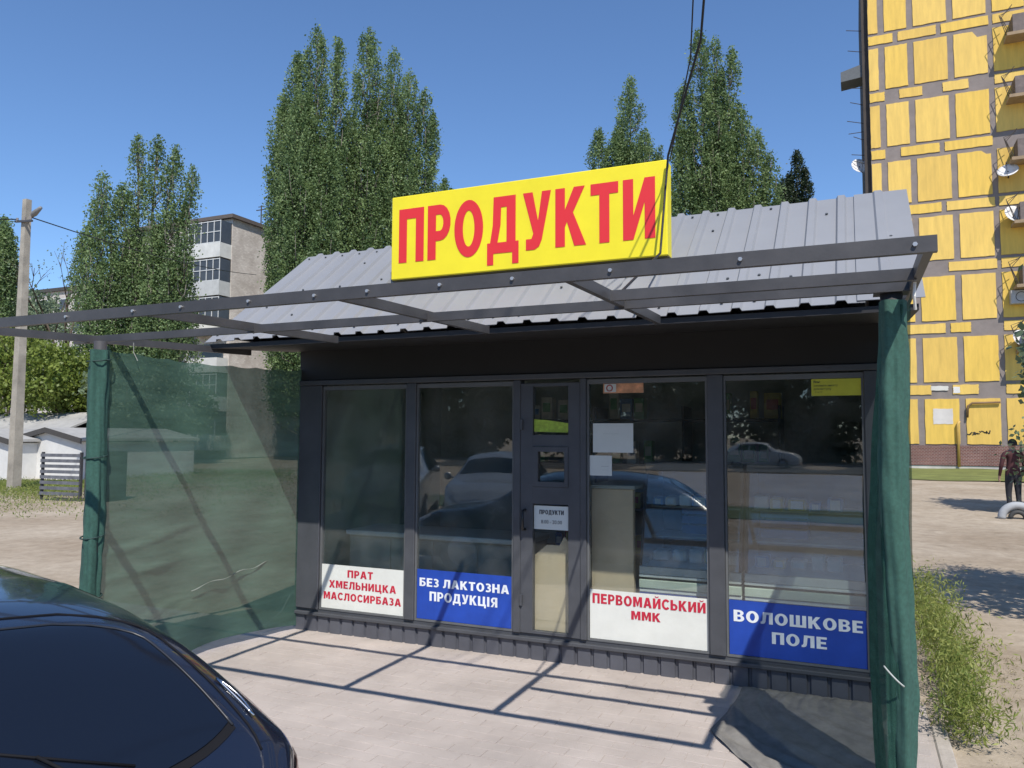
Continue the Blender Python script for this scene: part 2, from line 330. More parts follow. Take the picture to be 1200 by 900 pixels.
for j in range(ny):
    for i in range(nx):
        x = PX0 + (i+0.5+(0.5 if j % 2 else 0))*PLx; y = PY0 + (j+0.5)*PLy
        if x+PLx/2 > PX1: continue
        d = Vector((x, y, 0))-CAM; dz = d.dot(FWD); a = 600+FPX*d.dot(RGT)/max(dz, .01); b = 450-FPX*d.dot(UPV)/max(dz, .01)
        vis = dz > 0 and 255 < a < 1045 and 735 < b < 905 and not (a < 345 and b > 745 + (a-255)*1.5)
        cells.append((not vis, dz, x, y))
cells.sort()
rest = [MB(), MB()]
for k, (hid, dz, x, y) in enumerate(cells):
    q = random.randrange(6); z = random.uniform(-0.0015, 0.0015)
    if k < 300 and not hid:
        o = bpy.data.objects.new('paver', pmesh[q]); col.objects.link(o); o.location = (x, y, z); o.parent = pave
    else:
        vs_, fs_ = variants[q]; rest[0 if q % 3 else 1].add([(p[0]+x, p[1]+y, p[2]+z) for p in vs_], fs_)
for r, mm in zip(rest, (paver_m, paver_m2)): tag(r.build('paver_field', mm, pave), kind='stuff')

# ================================================================== KIOSK
K = thing('kiosk', 'small anthracite metal shop kiosk with big windows and grey sheet roof', 'kiosk')
KW, KD, ZT, ZB, ZW = 4.72, 2.55, 2.11, 0.19, 2.46      # width, depth, glass top, glass bottom, wall top
# plinth of ribbed sheet
mb = MB(); prof = []
x = 0.0
while x < KW-0.02:
    prof += [(x, -0.005), (x+0.010, -0.022), (x+0.105, -0.022), (x+0.113, -0.005)]; x += 0.125
prof = [(min(a, KW), b) for a, b in prof] + [(KW, -0.005), (KW, 0.06), (0, 0.06)]
mb.prism(prof, 'z', 0.0, 0.135); mb.build('plinth_sheet', anth2, K)
mb = MB(); mb.box(-0.01, KW+0.01, -0.045, 0.05, 0.137, 0.165, 0.004); mb.build('sill_rail', anth, K)
mb = MB(); mb.box(0.0, KW, -0.006, 0.05, 0.1655, 0.188); mb.build('bottom_rail', anth, K)
# posts and mullions
for a, b in ((0.0, 0.25), (1.125, 1.215), (2.105, 2.165), (2.655, 2.705), (3.605, 3.715), (4.62, KW)):
    mb = MB(); mb.box(a, b, -0.03, 0.06, 0.19, ZT+0.03, 0.005); mb.build('mullion' if 0.3 < a < 4.5 else 'corner_post', anth, K)
mb = MB(); mb.box(0.25, 0.256, -0.036, -0.028, 0.19, ZT); mb.build('corner_trim', anth2, K)
mb = MB(); mb.box(0.0, KW, -0.04, 0.06, ZT+0.032, ZT+0.075, 0.004); mb.build('top_rail', anth, K)
# fascia boards between glass and eave
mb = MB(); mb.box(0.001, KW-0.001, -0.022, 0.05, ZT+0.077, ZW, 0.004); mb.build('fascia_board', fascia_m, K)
# walls, floor, inner ceiling
mb = MB(); mb.box(0.0, 0.05, 0.062, KD, 0.0, ZW); mb.build('side_wall', anth2, K)
mb = MB(); mb.box(KW-0.05, KW, 0.062, KD, 0.0, ZW); mb.build('side_wall', anth2, K)
mb = MB(); mb.box(0.052, KW-0.052, KD-0.05, KD, 0.0, ZW); mb.build('back_wall', anth2, K)
mb = MB(); mb.box(0.052, KW-0.052, KD-0.062, KD-0.052, 0.04, ZW-0.05); mb.build('inner_back_wall', int_wall, K)
mb = MB(); mb.box(0.0525, 0.060, 0.064, KD-0.064, 0.04, ZW-0.05); mb.build('inner_side_wall', int_wall, K)
mb = MB(); mb.box(KW-0.060, KW-0.0525, 0.064, KD-0.064, 0.04, ZW-0.05); mb.build('inner_side_wall', int_wall, K)
mb = MB(); mb.box(0.052, KW-0.052, 0.062, KD-0.052, 0.0, 0.038); mb.build('floor', mat('lino', (0.25, 0.22, 0.19), 0.6, 0, 0.1, 5), K)
mb = MB(); mb.box(0.0, KW, 0.052, KD, ZW-0.045, ZW-0.005); mb.build('ceiling', int_wall, K)
# windows
def window(x0, x1):
    fr = MB(); t = 0.014
    fr.box(x0, x1, -0.012, 0.03, ZB, ZB+t); fr.box(x0, x1, -0.012, 0.03, ZT-t, ZT+0.02)
    fr.box(x0, x0+t, -0.012, 0.03, ZB+t, ZT-t); fr.box(x1-t, x1, -0.012, 0.03, ZB+t, ZT-t)
    f = fr.build('window_frame', mat('light_grey_gasket', (0.13, 0.135, 0.14), 0.5), K)
    p = MB(); p.box(x0+t, x1-t, 0.004, 0.010, ZB+t, ZT-t); p.build('pane', glassM, f)
for a, b in ((0.256, 1.123), (1.217, 2.103), (2.707, 3.603), (3.717, 4.618)): window(a, b)
# door
D0, D1 = 2.167, 2.653
leaf = MB()
gx0, gx1 = 2.268, 2.560
leaf.box(D0, gx0, -0.022, 0.03, 0.195, ZT); leaf.box(gx1, D1, -0.022, 0.03, 0.195, ZT)
leaf.box(gx0, gx1, -0.021, 0.03, 0.195, 0.215); leaf.box(gx0, gx1, -0.021, 0.03, 2.085, ZT); leaf.box(gx0, gx1, -0.021, 0.03, 1.62, 1.71)
leaf.box(gx0, gx1, -0.021, 0.03, 1.18, 1.31)
door = leaf.build('door', anth, K)
mb = MB(); mb.box(gx0, gx1, 0.004, 0.010, 1.71, 2.085); mb.build('pane', glassM, door)
mb = MB(); mb.box(gx0, gx1, 0.004, 0.010, 0.215, 1.18); mb.build('pane', glassM, door)
hx0, hx1, hz0, hz1 = gx0+0.045, gx1-0.03, 1.35, 1.58     # serving hatch in the door
mb = MB()
mb.box(gx0, hx0, -0.030, 0.02, 1.312, 1.618); mb.box(hx1, gx1, -0.030, 0.02, 1.312, 1.618); mb.box(hx0, hx1, -0.030, 0.02, 1.312, hz0); mb.box(hx0, hx1, -0.030, 0.02, hz1, 1.618)
hatch = mb.build('hatch', anth, door)
mb = MB(); mb.box(hx0, hx1, -0.002, 0.004, hz0, hz1); hp = mb.build('hatch_pane', glassM, door)
mb = MB(); mb.tube([(2.205, -0.022, 1.13), (2.205, -0.07, 1.13), (2.205, -0.07, 0.98), (2.205, -0.022, 0.98)], 0.011, 8); mb.build('handle', mat('door_handle_metal', (0.02, 0.02, 0.022), 0.3), door, True)
mb = MB(); mb.box(D0-0.001, D0+0.02, -0.04, -0.02, 1.75, 1.83); mb.box(D0-0.001, D0+0.02, -0.04, -0.02, 0.4, 0.48); tag(mb.build('hinge', anth, door), kind='stuff')

# roof
EV, EZ, RV, RZ = -1.02, 2.43, 0.22, 3.38     # eave y,z ; ridge y,z
RX0, RX1 = -0.13, 4.92
def sheet(y0, z0, y1, z1, x0, x1, mbx, pitch=0.187, rise=0.021):
    d = Vector((0, y1-y0, z1-z0)); nrm = Vector((0, -(z1-z0), (y1-y0))).normalized()
    if nrm.z < 0: nrm = -nrm
    pr = []; x = x0
    while x < x1:
        pr += [(x, 0), (x+0.118, 0), (x+0.130, rise), (x+0.172, rise), (x+0.184, 0)]; x += pitch
    pr = [(a, b) for a, b in pr if a <= x1] + [(x1, 0)]
    n = len(pr); vs_ = []
    A = Vector((0, y0, z0)); steps = 6
    for k in range(steps+1):
        for a, b in pr:
            wv = 0.004*math.sin(a*3.1+k)*(0.5 if k else 1.4)
            vs_.append(A + d*(k/steps) + Vector((a, 0, 0)) + nrm*(b+wv))
    fs_ = [(k*n+i, k*n+i+1, (k+1)*n+i+1, (k+1)*n+i) for k in range(steps) for i in range(n-1)]
    # underside a few mm below
    m0 = len(vs_); vs_ += [p - nrm*0.004 for p in vs_[:m0]]
    fs_ += [tuple(m0+i for i in f[::-1]) for f in fs_]
    fs_ += [(i+1, i, m0+i, m0+i+1) for i in range(n-1)]
    mbx.add(vs_, fs_); return nrm
# the front slope is laid from sheets that overlap
edges = [RX0, 1.17, 2.29, 3.41, RX1-0.30, RX1]
rf = MB(); sheet(EV, EZ, RV, RZ, RX0, RX1-0.29, rf); roof = rf.build('roof', roof_m, K)
for i, (a, b) in enumerate(((RX1-0.33, RX1),)):
    q = MB(); sheet(EV+0.0, EZ+0.012, RV, RZ+0.012, a, b, q, 0.36, 0.014); q.build('verge_sheet', roof_m, roof)
q = MB(); sheet(KD+0.3, 2.42, RV+0.006, RZ-0.012, RX0, RX1, q); q.build('back_slope', roof_m, roof)
# gable cladding, soffit, eave batten
for x in (-0.02, KW-0.03):
    q = MB(); q.prism([(-0.9, 2.47), (RV, RZ-0.05), (KD+0.1, 2.47)], 'x', x, x+0.05); q.build('gable_board', anth2, roof)
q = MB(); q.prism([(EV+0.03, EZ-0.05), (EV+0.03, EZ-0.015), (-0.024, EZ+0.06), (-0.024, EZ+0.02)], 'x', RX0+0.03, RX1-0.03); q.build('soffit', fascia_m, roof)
sc_ = MB()
nrm = Vector((0, -(RZ-EZ), (RV-EV))).normalized()
for i in range(27):
    for t_, jit in ((0.06, 0), (0.28, .06), (0.55, .05), (0.8, .04), (0.955, 0)):
        if random.random() < (0.55 if t_ in (0.06, 0.955) else 0.22):
            p = Vector((RX0+0.06+0.187*i, EV+(RV-EV)*(t_+random.uniform(-jit, jit)), 0)); p.z = EZ+(RZ-EZ)*(p.y-EV)/(RV-EV); p += nrm*0.003
            if p.x < RX1-0.05: sc_.tube([p, p+nrm*0.008], 0.009, 6)
tag(sc_.build('roof_screws', mat('screw_dark', (0.07, 0.075, 0.08), 0.5), roof), kind='stuff')

# ================================================================== CANOPY FRAME
CF = thing('canopy_frame', 'dark steel awning frame of rectangular tube before the kiosk', 'awning frame', (-0.12, -1.9, 0))
ZF, Y1, Y2, Y3 = 2.345, -2.72, -2.20, -1.90
CX0, CX1 = -0.47, 4.83
ZC = lambda y: ZF + (2.375-ZF)*(y-Y1)/(Y3-Y1)*0.6
bmL = MB(); bmL.bar((CX0, Y1, ZF), (CX1, Y1, ZF), 0.028, 0.056); fb = bmL.build('front_beam', steel, CF)
bmL = MB(); bmL.bar((CX0+0.03, Y3, 2.355), (CX1-0.03, Y3, 2.355), 0.028, 0.048); bmL.build('rear_beam', steel, CF)
bmL = MB(); bmL.bar((3.55, Y2, 2.345), (CX1-0.03, Y2, 2.345), 0.028, 0.048); bmL.build('short_beam', steel, CF)
for xa, xb, yb in ((CX0+0.025, -0.03, -0.62), (1.17, 1.17, EV-0.04), (2.40, 2.40, EV-0.10), (3.52, 3.52, EV-0.12), (CX1-0.025, CX1-0.025, -0.02)):
    q = MB(); q.bar((xa, Y1+0.015, ZF+0.001), (xb, yb, 2.385), 0.03, 0.05); q.build('purlin', steel, CF)
boltm = mat('bolt_zinc', (0.5, 0.5, 0.5), 0.35, 0.6)
for px_ in (78, 156, 212, 291, 368, 430, 515, 600, 715, 868, 1074):
    p = at_y(px_, 340, Y1-0.02); q = MB(); q.tube([(p.x, Y1-0.013, ZF), (p.x, Y1-0.024, ZF)], 0.008, 6); q.build('bolt', boltm, CF)
PLX, PRX = -0.12, 4.72
q = MB(); q.tube([(PLX, Y3-0.05, 0), (PLX, Y3-0.05, 2.33)], 0.042, 14); q.build('post', steel, CF, True)
q = MB(); q.tube([(PRX, -1.93, 0), (PRX, -1.93, 2.325)], 0.045, 14); q.build('post', steel, CF, True)
q = MB(); q.box(PRX-0.07, PRX+0.07, -1.99, -1.87, 2.318, 2.324); q.build('post_plate', steel, CF)

# ================================================================== SHADE NETS
def wob(a, b, s=1.0): return s*(0.5*math.sin(7.1*a+3*b)+0.3*math.sin(17*a-9*b+1)+0.2*math.sin(31*b+11*a))
def left_net(a, b):
    # a: from post (0) to kiosk corner (1), b: bottom (0) to top (1)
    y = -1.95 + 1.93*a; x = PLX + (0.02-PLX)*a
    zt = 2.285 - 0.03*math.sin(PI*a)**1 + (0.03 if a < 0.04 else 0) - 0.012*abs(math.sin(PI*a*7))
    zb = 0.03 + 0.10*max(0, a-0.35)*(1-a)*4
    z = zb + (zt-zb)*b
    x += 0.042*wob(a, b)*math.sin(PI*a)**0.6 - 0.10*math.sin(PI*a)*(1-b)**3*0.6
    # creases fanning out from the lower tie on the post
    for ang, zz in ((0.30, 0.86), (0.16, 0.70), (0.36, 0.30), (0.40, 0.22)):
        dl = z-(zz+ang*1.2*a*1.0); x += 0.020*math.exp(-(dl/0.022)**2)*max(0, 1-abs(a-0.25)/0.32)
    return (x, y, z)
LN = MB(); LN.grid(left_net, 90, 90)
lnet = thing('shade_net', 'green see-through shade net stretched between left post and kiosk corner', 'shade net', (PLX, -1.95, 0))
LN.build('net_sheet', netM, lnet, True)
# net rolled around the post, bound with ties
def wrap(x, y, z0, z1, r, n, seed):
    """net bunched round a post: lengthwise folds that wander and pinch in at the ties"""
    mbx = MB(); k = int((z1-z0)/0.025); n = 44
    def P(a, b):
        z = z0+(z1-z0)*b; t = 2*PI*a
        f = 0.16*math.sin(3*t+1.3*z+seed) + 0.11*math.sin(5*t-2.1*z+2*seed) + 0.07*math.sin(9*t+3*z) + 0.06*math.sin(14*z+seed+2*t) + 0.04*math.sin(31*z+3*t)
        rr_ = r*(1+f*(0.75+0.25*math.sin(z*5+seed)))
        return (x+rr_*math.cos(t)+0.008*math.sin(z*4+seed), y+rr_*math.sin(t), z)
    mbx.grid(P, n, k); return mbx
wrap(PLX, -1.955, 0.02, 2.27, 0.060, 18, 3).build('rolled_edge', wrapM, lnet, True)
for z in (2.20, 1.55, 1.02, 0.62, 0.42):
    q = MB(); q.tube([(PLX+0.072*math.cos(t), -1.955+0.072*math.sin(t), z+0.012*math.sin(t)) for t in np.linspace(0, 2*PI, 17)], 0.005, 6); q.build('tie', mat('dark_tie', (0.02, 0.05, 0.045), 0.7), lnet, True)
q = MB(); q.tube([(-0.08, -1.72, 2.345), (-0.09, -1.71, 2.28), (-0.07, -1.69, 2.22)], 0.003, 5); q.build('cord', mat('grey_cord', (0.35, 0.35, 0.32), .8), lnet)
q = MB(); q.tube([(0.004-0.12*(1-a), -1.95+1.93*a, 0.42+0.46*a*0.55+0.01*math.sin(a*40)) for a in np.linspace(0.42, 0.82, 24)], [0.0035+0.002*math.sin(i) for i in range(24)], 5); q.build('mending_cord', mat('mending_cord', (0.22, 0.25, 0.22), 0.8), lnet, True)
q = MB(); q.tube([(-0.02, -0.06, 0.30), (-0.06, -0.12, 0.16), (-0.12, -0.30, 0.06)], 0.006, 6); q.build('corner_cord', white_cord, lnet, True)

rnet = thing('shade_net', 'doubled green shade net gathered at the right awning post', 'shade net', (PRX, -1.93, 0), )
def right_outer(a, b):
    # outer layer: hangs from the side beam, from just before the post back to the kiosk corner
    y = -2.02 + 2.0*a; z = 0.05 + (2.31-0.05)*b
    x = 4.752 + 0.043*b**3 + 0.008*wob(a*2, b) + 0.012*math.sin(9*a+4*b)*(1-b) + (0.035*max(0, 1-b*6) if a > 0.4 else 0)
    return (x, y, z)
q = MB(); q.grid(right_outer, 60, 40); q.build('net_sheet', net_mat('green_shade_net_open', (0.050, 0.125, 0.098), 0.72, 420), rnet, True)
def right_front(a, b):
    # wraps from the outer layer round the post and runs back inside as the inner layer
    z = 0.04 + (2.25-0.04)*b
    pts = [(4.757, -2.01), (4.748, -2.035), (4.71, -2.07), (4.665, -2.05), (4.64, -1.86), (4.625, -1.7), (4.63, -1.45), (4.66, -1.15)]
    s = a*(len(pts)-1); i = min(int(s), len(pts)-2); f = s-i; x = pts[i][0]*(1-f)+pts[i+1][0]*f; y = pts[i][1]*(1-f)+pts[i+1][1]*f
    k = min(1, a/0.5)
    x += k*(0.012*wob(a*3, b*0.7) + 0.07*b**2.5 - 0.025*math.sin(PI*b))
    y += 0.006*wob(b, a*3)
    return (x, y, z)
q = MB(); q.grid(right_front, 80, 50); q.build('inner_net_sheet', netD, rnet, True)
wrap(PRX-0.010, -2.03, 0.02, 2.27, 0.052, 20, 5).build('rolled_edge', wrapM, rnet, True)
q = MB(); q.tube([(4.63+0.032*t, -2.06-0.06*math.sin(t*0.78), 0.80-0.03*t) for t in np.linspace(0.6, 2.8, 14)], 0.0032, 6); q.build('tie', mat('tie_pale', (0.45, 0.47, 0.44), .6), rnet, True)
for z in (0.30, 0.16):
    q = MB(); q.tube([(PRX+0.070*math.cos(t), -2.035+0.070*math.sin(t), z+0.008*math.sin(t)) for t in np.linspace(0, 2*PI, 17)], 0.004, 6); q.build('tie', mat('dark_tie', (0.02, 0.05, 0.045), 0.7), rnet, True)
q = MB(); q.tube([(4.80, -2.12, 2.33), (4.795, -2.13, 2.27), (4.80, -2.10, 2.22)], 0.006, 5); q.build('cord', white_cord, rnet)

# crumpled grey patch laid over the paving at the right post
def patch_l(y): return float(np.interp(-y, [0.03, 0.5, 0.94, 1.35, 2.1], [3.82, 3.79, 3.77, 4.03, 4.42]))
def ground_patch(a, b):
    y = -0.035 - 2.0*b; xl = patch_l(y); xr = 4.70 + 0.02*math.sin(b*23) + 0.012*math.sin(b*61) - (0.05 if 0.72 < b < 0.92 else 0)
    x = xl+(xr-xl)*a + 0.02*math.sin(b*9+a*3)
    f = a*1.9-b*1.3 + 0.35*math.sin(b*4+a*2) + 0.1*math.sin(b*13)
    z = 0.006 + 0.022*abs(math.sin(f*9+math.sin(b*4)*1.5))**2.5*(0.35+0.65*min(1, b*1.6)) + 0.006*abs(math.sin(f*23+b*7)) + 0.004*math.sin(a*14)*math.sin(b*17)**2 + 0.004
    return (x, y, z*(0.55 if min(a, 1-a, b, 1-b) < 0.02 else 1.0))
q = MB(); q.grid(ground_patch, 110, 120)
tag(q.build('ground_patch', mat('grey_patch', (0.20, 0.19, 0.175), 0.85, 0, 0.25, 9, 0.2, 160), smooth=True, org=(4.2, -1.0, 0)), 'crumpled grey patch on the paving before the blue rightmost poster', 'cloth')

# ================================================================== SHOP SIGN
yel = mat('sign_yellow', (0.88, 0.74, 0.022), 0.4, 0, 0.07, 2.2, 0.12, 2.5, detail=10)
red = mat('sign_red', (0.74, 0.03, 0.035), 0.45, 0, 0.03, 2)
SY = -0.55
SX0, SX1, SZ0, SZ1 = 1.29, 3.45, 2.905, 3.555
SG = thing('shop_sign', 'large yellow sign box with bold red letters on the kiosk roof', 'sign', (SX0, SY, SZ0))
q = MB(); q.box(SX0, SX1, SY, SY+0.13, SZ0, SZ1, 0.006); box_ = q.build('sign_box', yel, SG)
q = MB(); q.box(SX0-0.004, SX1+0.004, SY+0.02, SY+0.135, SZ0-0.008, SZ0-0.001); q.build('bottom_edge', mat('sign_edge_shade', (0.10, 0.085, 0.03), 0.5), SG)  # underside strip in darkened yellow, its shade put into the colour
lettering(SG, [('ПРОДУКТИ', 0, 0, SX1-SX0-0.15, 0.42)], SX0+0.07, SZ0+0.125, SY-0.003, red, gap=0.11)
for x in (1.6, 2.4, 3.2):
    q = MB(); q.bar((x, SY+0.14, SZ0+0.4), (x, -0.1, 3.06), 0.03, 0.03); q.bar((x, SY+0.10, SZ0-0.005), (x, SY+0.10, 2.79), 0.03, 0.03); tag(q.build('bracket', steel, SG), kind='stuff')

# overhead cables that come down to the kiosk
blk = mat('black_cable', (0.012, 0.012, 0.014), 0.5)
def cable(name, label, pts, r=0.008, sag=0.0, group=None, cat='cable'):
    P = [Vector(p) for p in pts]; out = []
    for i in range(len(P)-1):
        for k in range(10):
            t_ = k/10; out.append(P[i].lerp(P[i+1], t_) - Vector((0, 0, sag*4*t_*(1-t_))))
    out.append(P[-1]); q = MB(); q.tube(out, r, 6); return tag(q.build(name, blk, smooth=True, org=P[0]), label, cat, group)
cable('overhead_cable', 'thick black cable dropping from overhead across the right end of the yellow sign', [(3.47, -1.9, 2.38), (3.44, -0.72, 2.88), (3.47, -0.60, 3.56), (3.78, -1.1, 4.05), (4.9, -5.0, 6.9)], 0.0075)
cable('overhead_cable', 'thin black cable beside the thick one above the tallest right poplar', [(3.46, -0.50, 3.56), (3.70, -1.0, 4.0), (4.72, -5.0, 6.9)], 0.0045)

# ================================================================== POSTERS AND NOTICES on the glass (stuck behind the panes)
poster_w = mat('poster_white', (0.74, 0.75, 0.70), 0.5, 0, 0.06, 4, 0.25, 5, detail=10); poster_b = mat('poster_blue', (0.016, 0.066, 0.40), 0.45, 0, 0.14, 4, 0.25, 5, detail=10)
pr_red = mat('print_red', (0.55, 0.02, 0.05), 0.5); pr_white = mat('print_white', (0.82, 0.85, 0.88), 0.5); pr_dark = mat('print_dark', (0.04, 0.04, 0.05), 0.6)
def poster(name, label, x0, x1, z0, z1, m_, lines, lm, cat='poster', y=-0.0005, bold=0.10):
    P = thing(name, label, cat, (x0, y, z0))
    q = MB(); q.box(x0, x1, y, y+0.003, z0, z1); q.build('sheet', m_, P)
    if lines: lettering(P, lines, x0, z0, y-0.0025, lm, bold=bold)
    return P
poster('poster', 'white poster with three red lines reading ПРАТ ХМЕЛЬНИЦКА МАСЛОСИРБАЗА', 0.272, 1.108, 0.207, 0.58, poster_w,
       [('ПРАТ', 0.27, 0.275, 0.26, 0.062), ('ХМЕЛЬНИЦКА', 0.08, 0.178, 0.68, 0.062), ('МАСЛОСИРБАЗА', 0.025, 0.078, 0.785, 0.062)], pr_red)
poster('poster', 'blue poster reading БЕЗ ЛАКТОЗНА ПРОДУКЦІЯ in the pane left of the door', 1.233, 2.087, 0.207, 0.605, poster_b,
       [('БЕЗ ЛАКТОЗНА', 0.025, 0.262, 0.805, 0.068), ('ПРОДУКЦІЯ', 0.12, 0.150, 0.61, 0.075)], pr_white)
poster('poster', 'white poster reading ПЕРВОМАЙСЬКИЙ ММК in the pane right of the door', 2.724, 3.588, 0.207, 0.565, poster_w,
       [('ПЕРВОМАЙСЬКИЙ', 0.02, 0.258, 0.83, 0.072), ('ММК', 0.315, 0.165, 0.215, 0.062)], pr_red)
poster('poster', 'blue poster reading ВОЛОШКОВЕ ПОЛЕ in the rightmost pane', 3.734, 4.602, 0.207, 0.575, poster_b,
       [('ВОЛОШКОВЕ', 0.03, 0.225, 0.815, 0.078), ('ПОЛЕ', 0.28, 0.098, 0.345, 0.078)], pr_white)
paper = mat('paper', (0.62, 0.66, 0.64), 0.7, 0, 0.04, 4)
def onpane(px0, py0, px1, py1, y=0.0): a = at_y(px0, py1, y); b = at_y(px1, py0, y); return a.x, b.x, a.z, b.z
x0, x1, z0, z1 = onpane(695, 496, 742, 530)
poster('notice', 'blank pale notice sheet taped to the upper pane right of the door', x0, x1, z0, z1, paper, [('———', 0.08, (z1-z0)*0.62, 0.12, 0.012)], mat('faint_print', (0.3, 0.36, 0.33), 0.7), 'notice', bold=0)
x0, x1, z0, z1 = onpane(691, 534, 717, 557)
poster('notice', 'small white notice below the larger sheet beside the door', x0, x1, z0, z1, paper, [('———', 0.09, 0.065, 0.06, 0.014), ('——', 0.10, 0.04, 0.045, 0.006)], pr_dark, 'notice', bold=0)
x0, x1, z0, z1 = onpane(951, 443, 1012, 464)
poster('sticker', 'yellow sticker with small dark print at the top of the rightmost pane', x0, x1, z0, z1, mat('sticker_yellow', (0.62, 0.60, 0.05), 0.5),
       [('Пані', 0.015, 0.087, 0.04, 0.015), ('заповніть анкету', 0.015, 0.063, 0.15, 0.013), ('для вступу', 0.015, 0.04, 0.11, 0.014), ('тут', 0.02, 0.022, 0.05, 0.007)], pr_dark, 'sticker', bold=0.05)
x0, x1, z0, z1 = onpane(707, 448, 754, 461)
P = poster('sticker', 'narrow orange and white sticker at the top of the pane right of the door', x0, x1, z0, z1, mat('sticker_orange', (0.62, 0.30, 0.16), 0.5, 0, 0.5, 12), None, None, 'sticker')
q = MB(); q.box(x0+0.01, x0+0.10, -0.0035, -0.001, z0+0.008, z1-0.008); q.build('white_panel', paper, P)
q = MB(); q.tube([(x0+0.05+0.022*math.cos(t), -0.005, (z0+z1)/2+0.022*math.sin(t)) for t in np.linspace(0, 2*PI, 21)], 0.004, 4); q.build('round_mark', mat('mark_red', (0.45, 0.05, 0.05), 0.5), P)
poster('opening_hours_sign', 'grey opening hours sign on the lower glass of the door', gx0+0.004, gx1-0.004, 0.985, 1.165, paper,
       [('ПРОДУКТИ', 0.045, 0.115, 0.20, 0.034), ('8.00 - 20.00', 0.06, 0.045, 0.17, 0.028)], pr_dark, 'sign', bold=0.12)
q = MB(); q.prism([(gx0+0.003, 1.735), (gx1-0.01, 1.728), (gx1-0.005, 1.80), (gx0+0.1, 1.825), (gx0+0.002, 1.832)], 'y', 0.0, 0.003)
tag(q.build('sticker', mat('sticker_lime', (0.36, 0.50, 0.06), 0.6, 0, 0.35, 30), org=(gx0, 0, 1.73)), 'torn lime green sticker on the upper glass of the door', 'sticker')
# ================================================================== INSIDE THE SHOP
q = MB(); q.prism([(gx0-0.01, 0.05), (gx1+0.06, 0.05), (gx1+0.06, 0.80), (gx1-0.06, 0.93), (gx1-0.10, 0.86), (gx0+0.09, 0.86), (gx0-0.01, 0.78)], 'y', 0.055, 0.07)
tag(q.build('cardboard_sheet', tan_m, org=(gx0, 0.06, 0.05)), 'torn tan cardboard standing behind the lower door glass', 'cardboard')
C_ = thing('shop_counter', 'tan board counter end standing right of the door inside the shop', 'counter', (2.72, 0.12, 0.04))
q = MB(); q.box(2.69, 3.02, 0.14, 0.20, 0.04, 1.30, 0.004); q.build('front_board', tan_m, C_)
q = MB(); q.box(2.66, 3.04, 0.12, 0.9, 1.302, 1.33, 0.004); q.build('counter_top', int_wall, C_)
def fridge(x0, x1, label):
    Fz = thing('display_fridge', label, 'fridge', (x0, 0.25, 0.04), 'display fridges behind the panes')
    y = 0.15
    q = MB(); q.box(x0, x1, y+0.02, y+0.75, 0.04, 0.44, 0.01); q.build('base', mat('fridge_base', (0.5, 0.5, 0.46), 0.5), Fz)
    for k, (za, zb, c, nm) in enumerate(((0.445, 0.50, (0.55, 0.58, 0.62), 'band'), (0.502, 0.545, (0.03, 0.07, 0.30), 'band'), (0.547, 0.575, (0.75, 0.77, 0.75), 'band'), (0.577, 0.64, (0.55, 0.62, 0.53), 'band'), (0.642, 0.655, (0.02, 0.025, 0.03), 'band'), (0.657, 0.675, (0.72, 0.76, 0.74), 'band'), (0.677, 0.735, (0.55, 0.60, 0.60), 'band'))):
        q = MB(); q.box(x0, x1, y-0.01*(k % 2), y+0.75, za, zb, 0.004); q.build(nm, mat('fridge_band_%d' % k, c, 0.35), Fz)
    q = MB(); q.box(x0+0.01, x1-0.01, y+0.72, y+0.75, 0.74, 1.42); q.build('back_panel', dark_int, Fz)
    for xa in (x0, x1-0.02):
        q = MB(); q.prism([(y+0.01, 0.737), (y+0.74, 0.737), (y+0.74, 1.44), (y+0.22, 1.44)], 'x', xa, xa+0.02); q.build('end_panel', dark_int, Fz)
    q = MB(); q.box(x0, x1, y+0.20, y+0.75, 1.442, 1.50, 0.006); q.build('top', mat('fridge_top', (0.10, 0.11, 0.12), 0.4), Fz)
    q = MB(); q.prism([(y+0.008, 0.738), (y+0.014, 0.738), (y+0.226, 1.440), (y+0.220, 1.440)], 'x', x0+0.022, x1-0.022); q.build('curved_glass', glassM, Fz)
    for z in (0.92, 1.15):
        q = MB(); q.box(x0+0.022, x1-0.022, y+0.30, y+0.70, z, z+0.012); q.build('shelf', mat('shelf_glassy', (0.25, 0.30, 0.32), 0.3), Fz)
    return Fz
fridge(3.06, 3.80, 'display fridge with white green and blue bands behind the pane right of the door')
fridge(3.82, 4.62, 'display fridge with white green and blue bands behind the rightmost pane')
def crate(x, y, z, label, c):
    o = thing('crate', label, 'crate', (x, y, z), 'blue crates inside the shop'); mm = mat('crate_'+str(c), c, 0.5)
    for a in ((-.17, .17, -.13, -.12), (-.17, .17, .12, .13), (-.17, -.16, -.119, .119), (.16, .17, -.119, .119)):
        for zz in (0, 0.075, 0.15):
            q = MB(); q.box(x+a[0], x+a[1], y+a[2], y+a[3], z+zz, z+zz+0.055); q.build('slat', mm, o)
    q = MB(); q.box(x-.165, x+.165, y-.118, y+.118, z-0.008, z-0.001); q.build('bottom', mm, o)
crate(3.45, 0.78, 0.94, 'blue plastic crate in the fridge behind the pane right of the door', (0.05, 0.13, 0.42))
crate(4.05, 0.78, 0.94, 'blue plastic crate in the fridge behind the rightmost pane', (0.05, 0.13, 0.40))
W_ = thing('low_counter', 'pale low display counter behind the two panes left of the door', 'counter', (0.3, 0.3, 0.04))
q = MB(); q.box(0.32, 2.05, 0.34, 0.85, 0.04, 0.80); q.build('body', mat('counter_body', (0.26, 0.30, 0.28), 0.6), W_)
q = MB(); q.box(0.30, 2.07, 0.30, 0.87, 0.802, 0.845, 0.006); q.build('counter_top', mat('counter_top', (0.50, 0.56, 0.56), 0.35), W_)
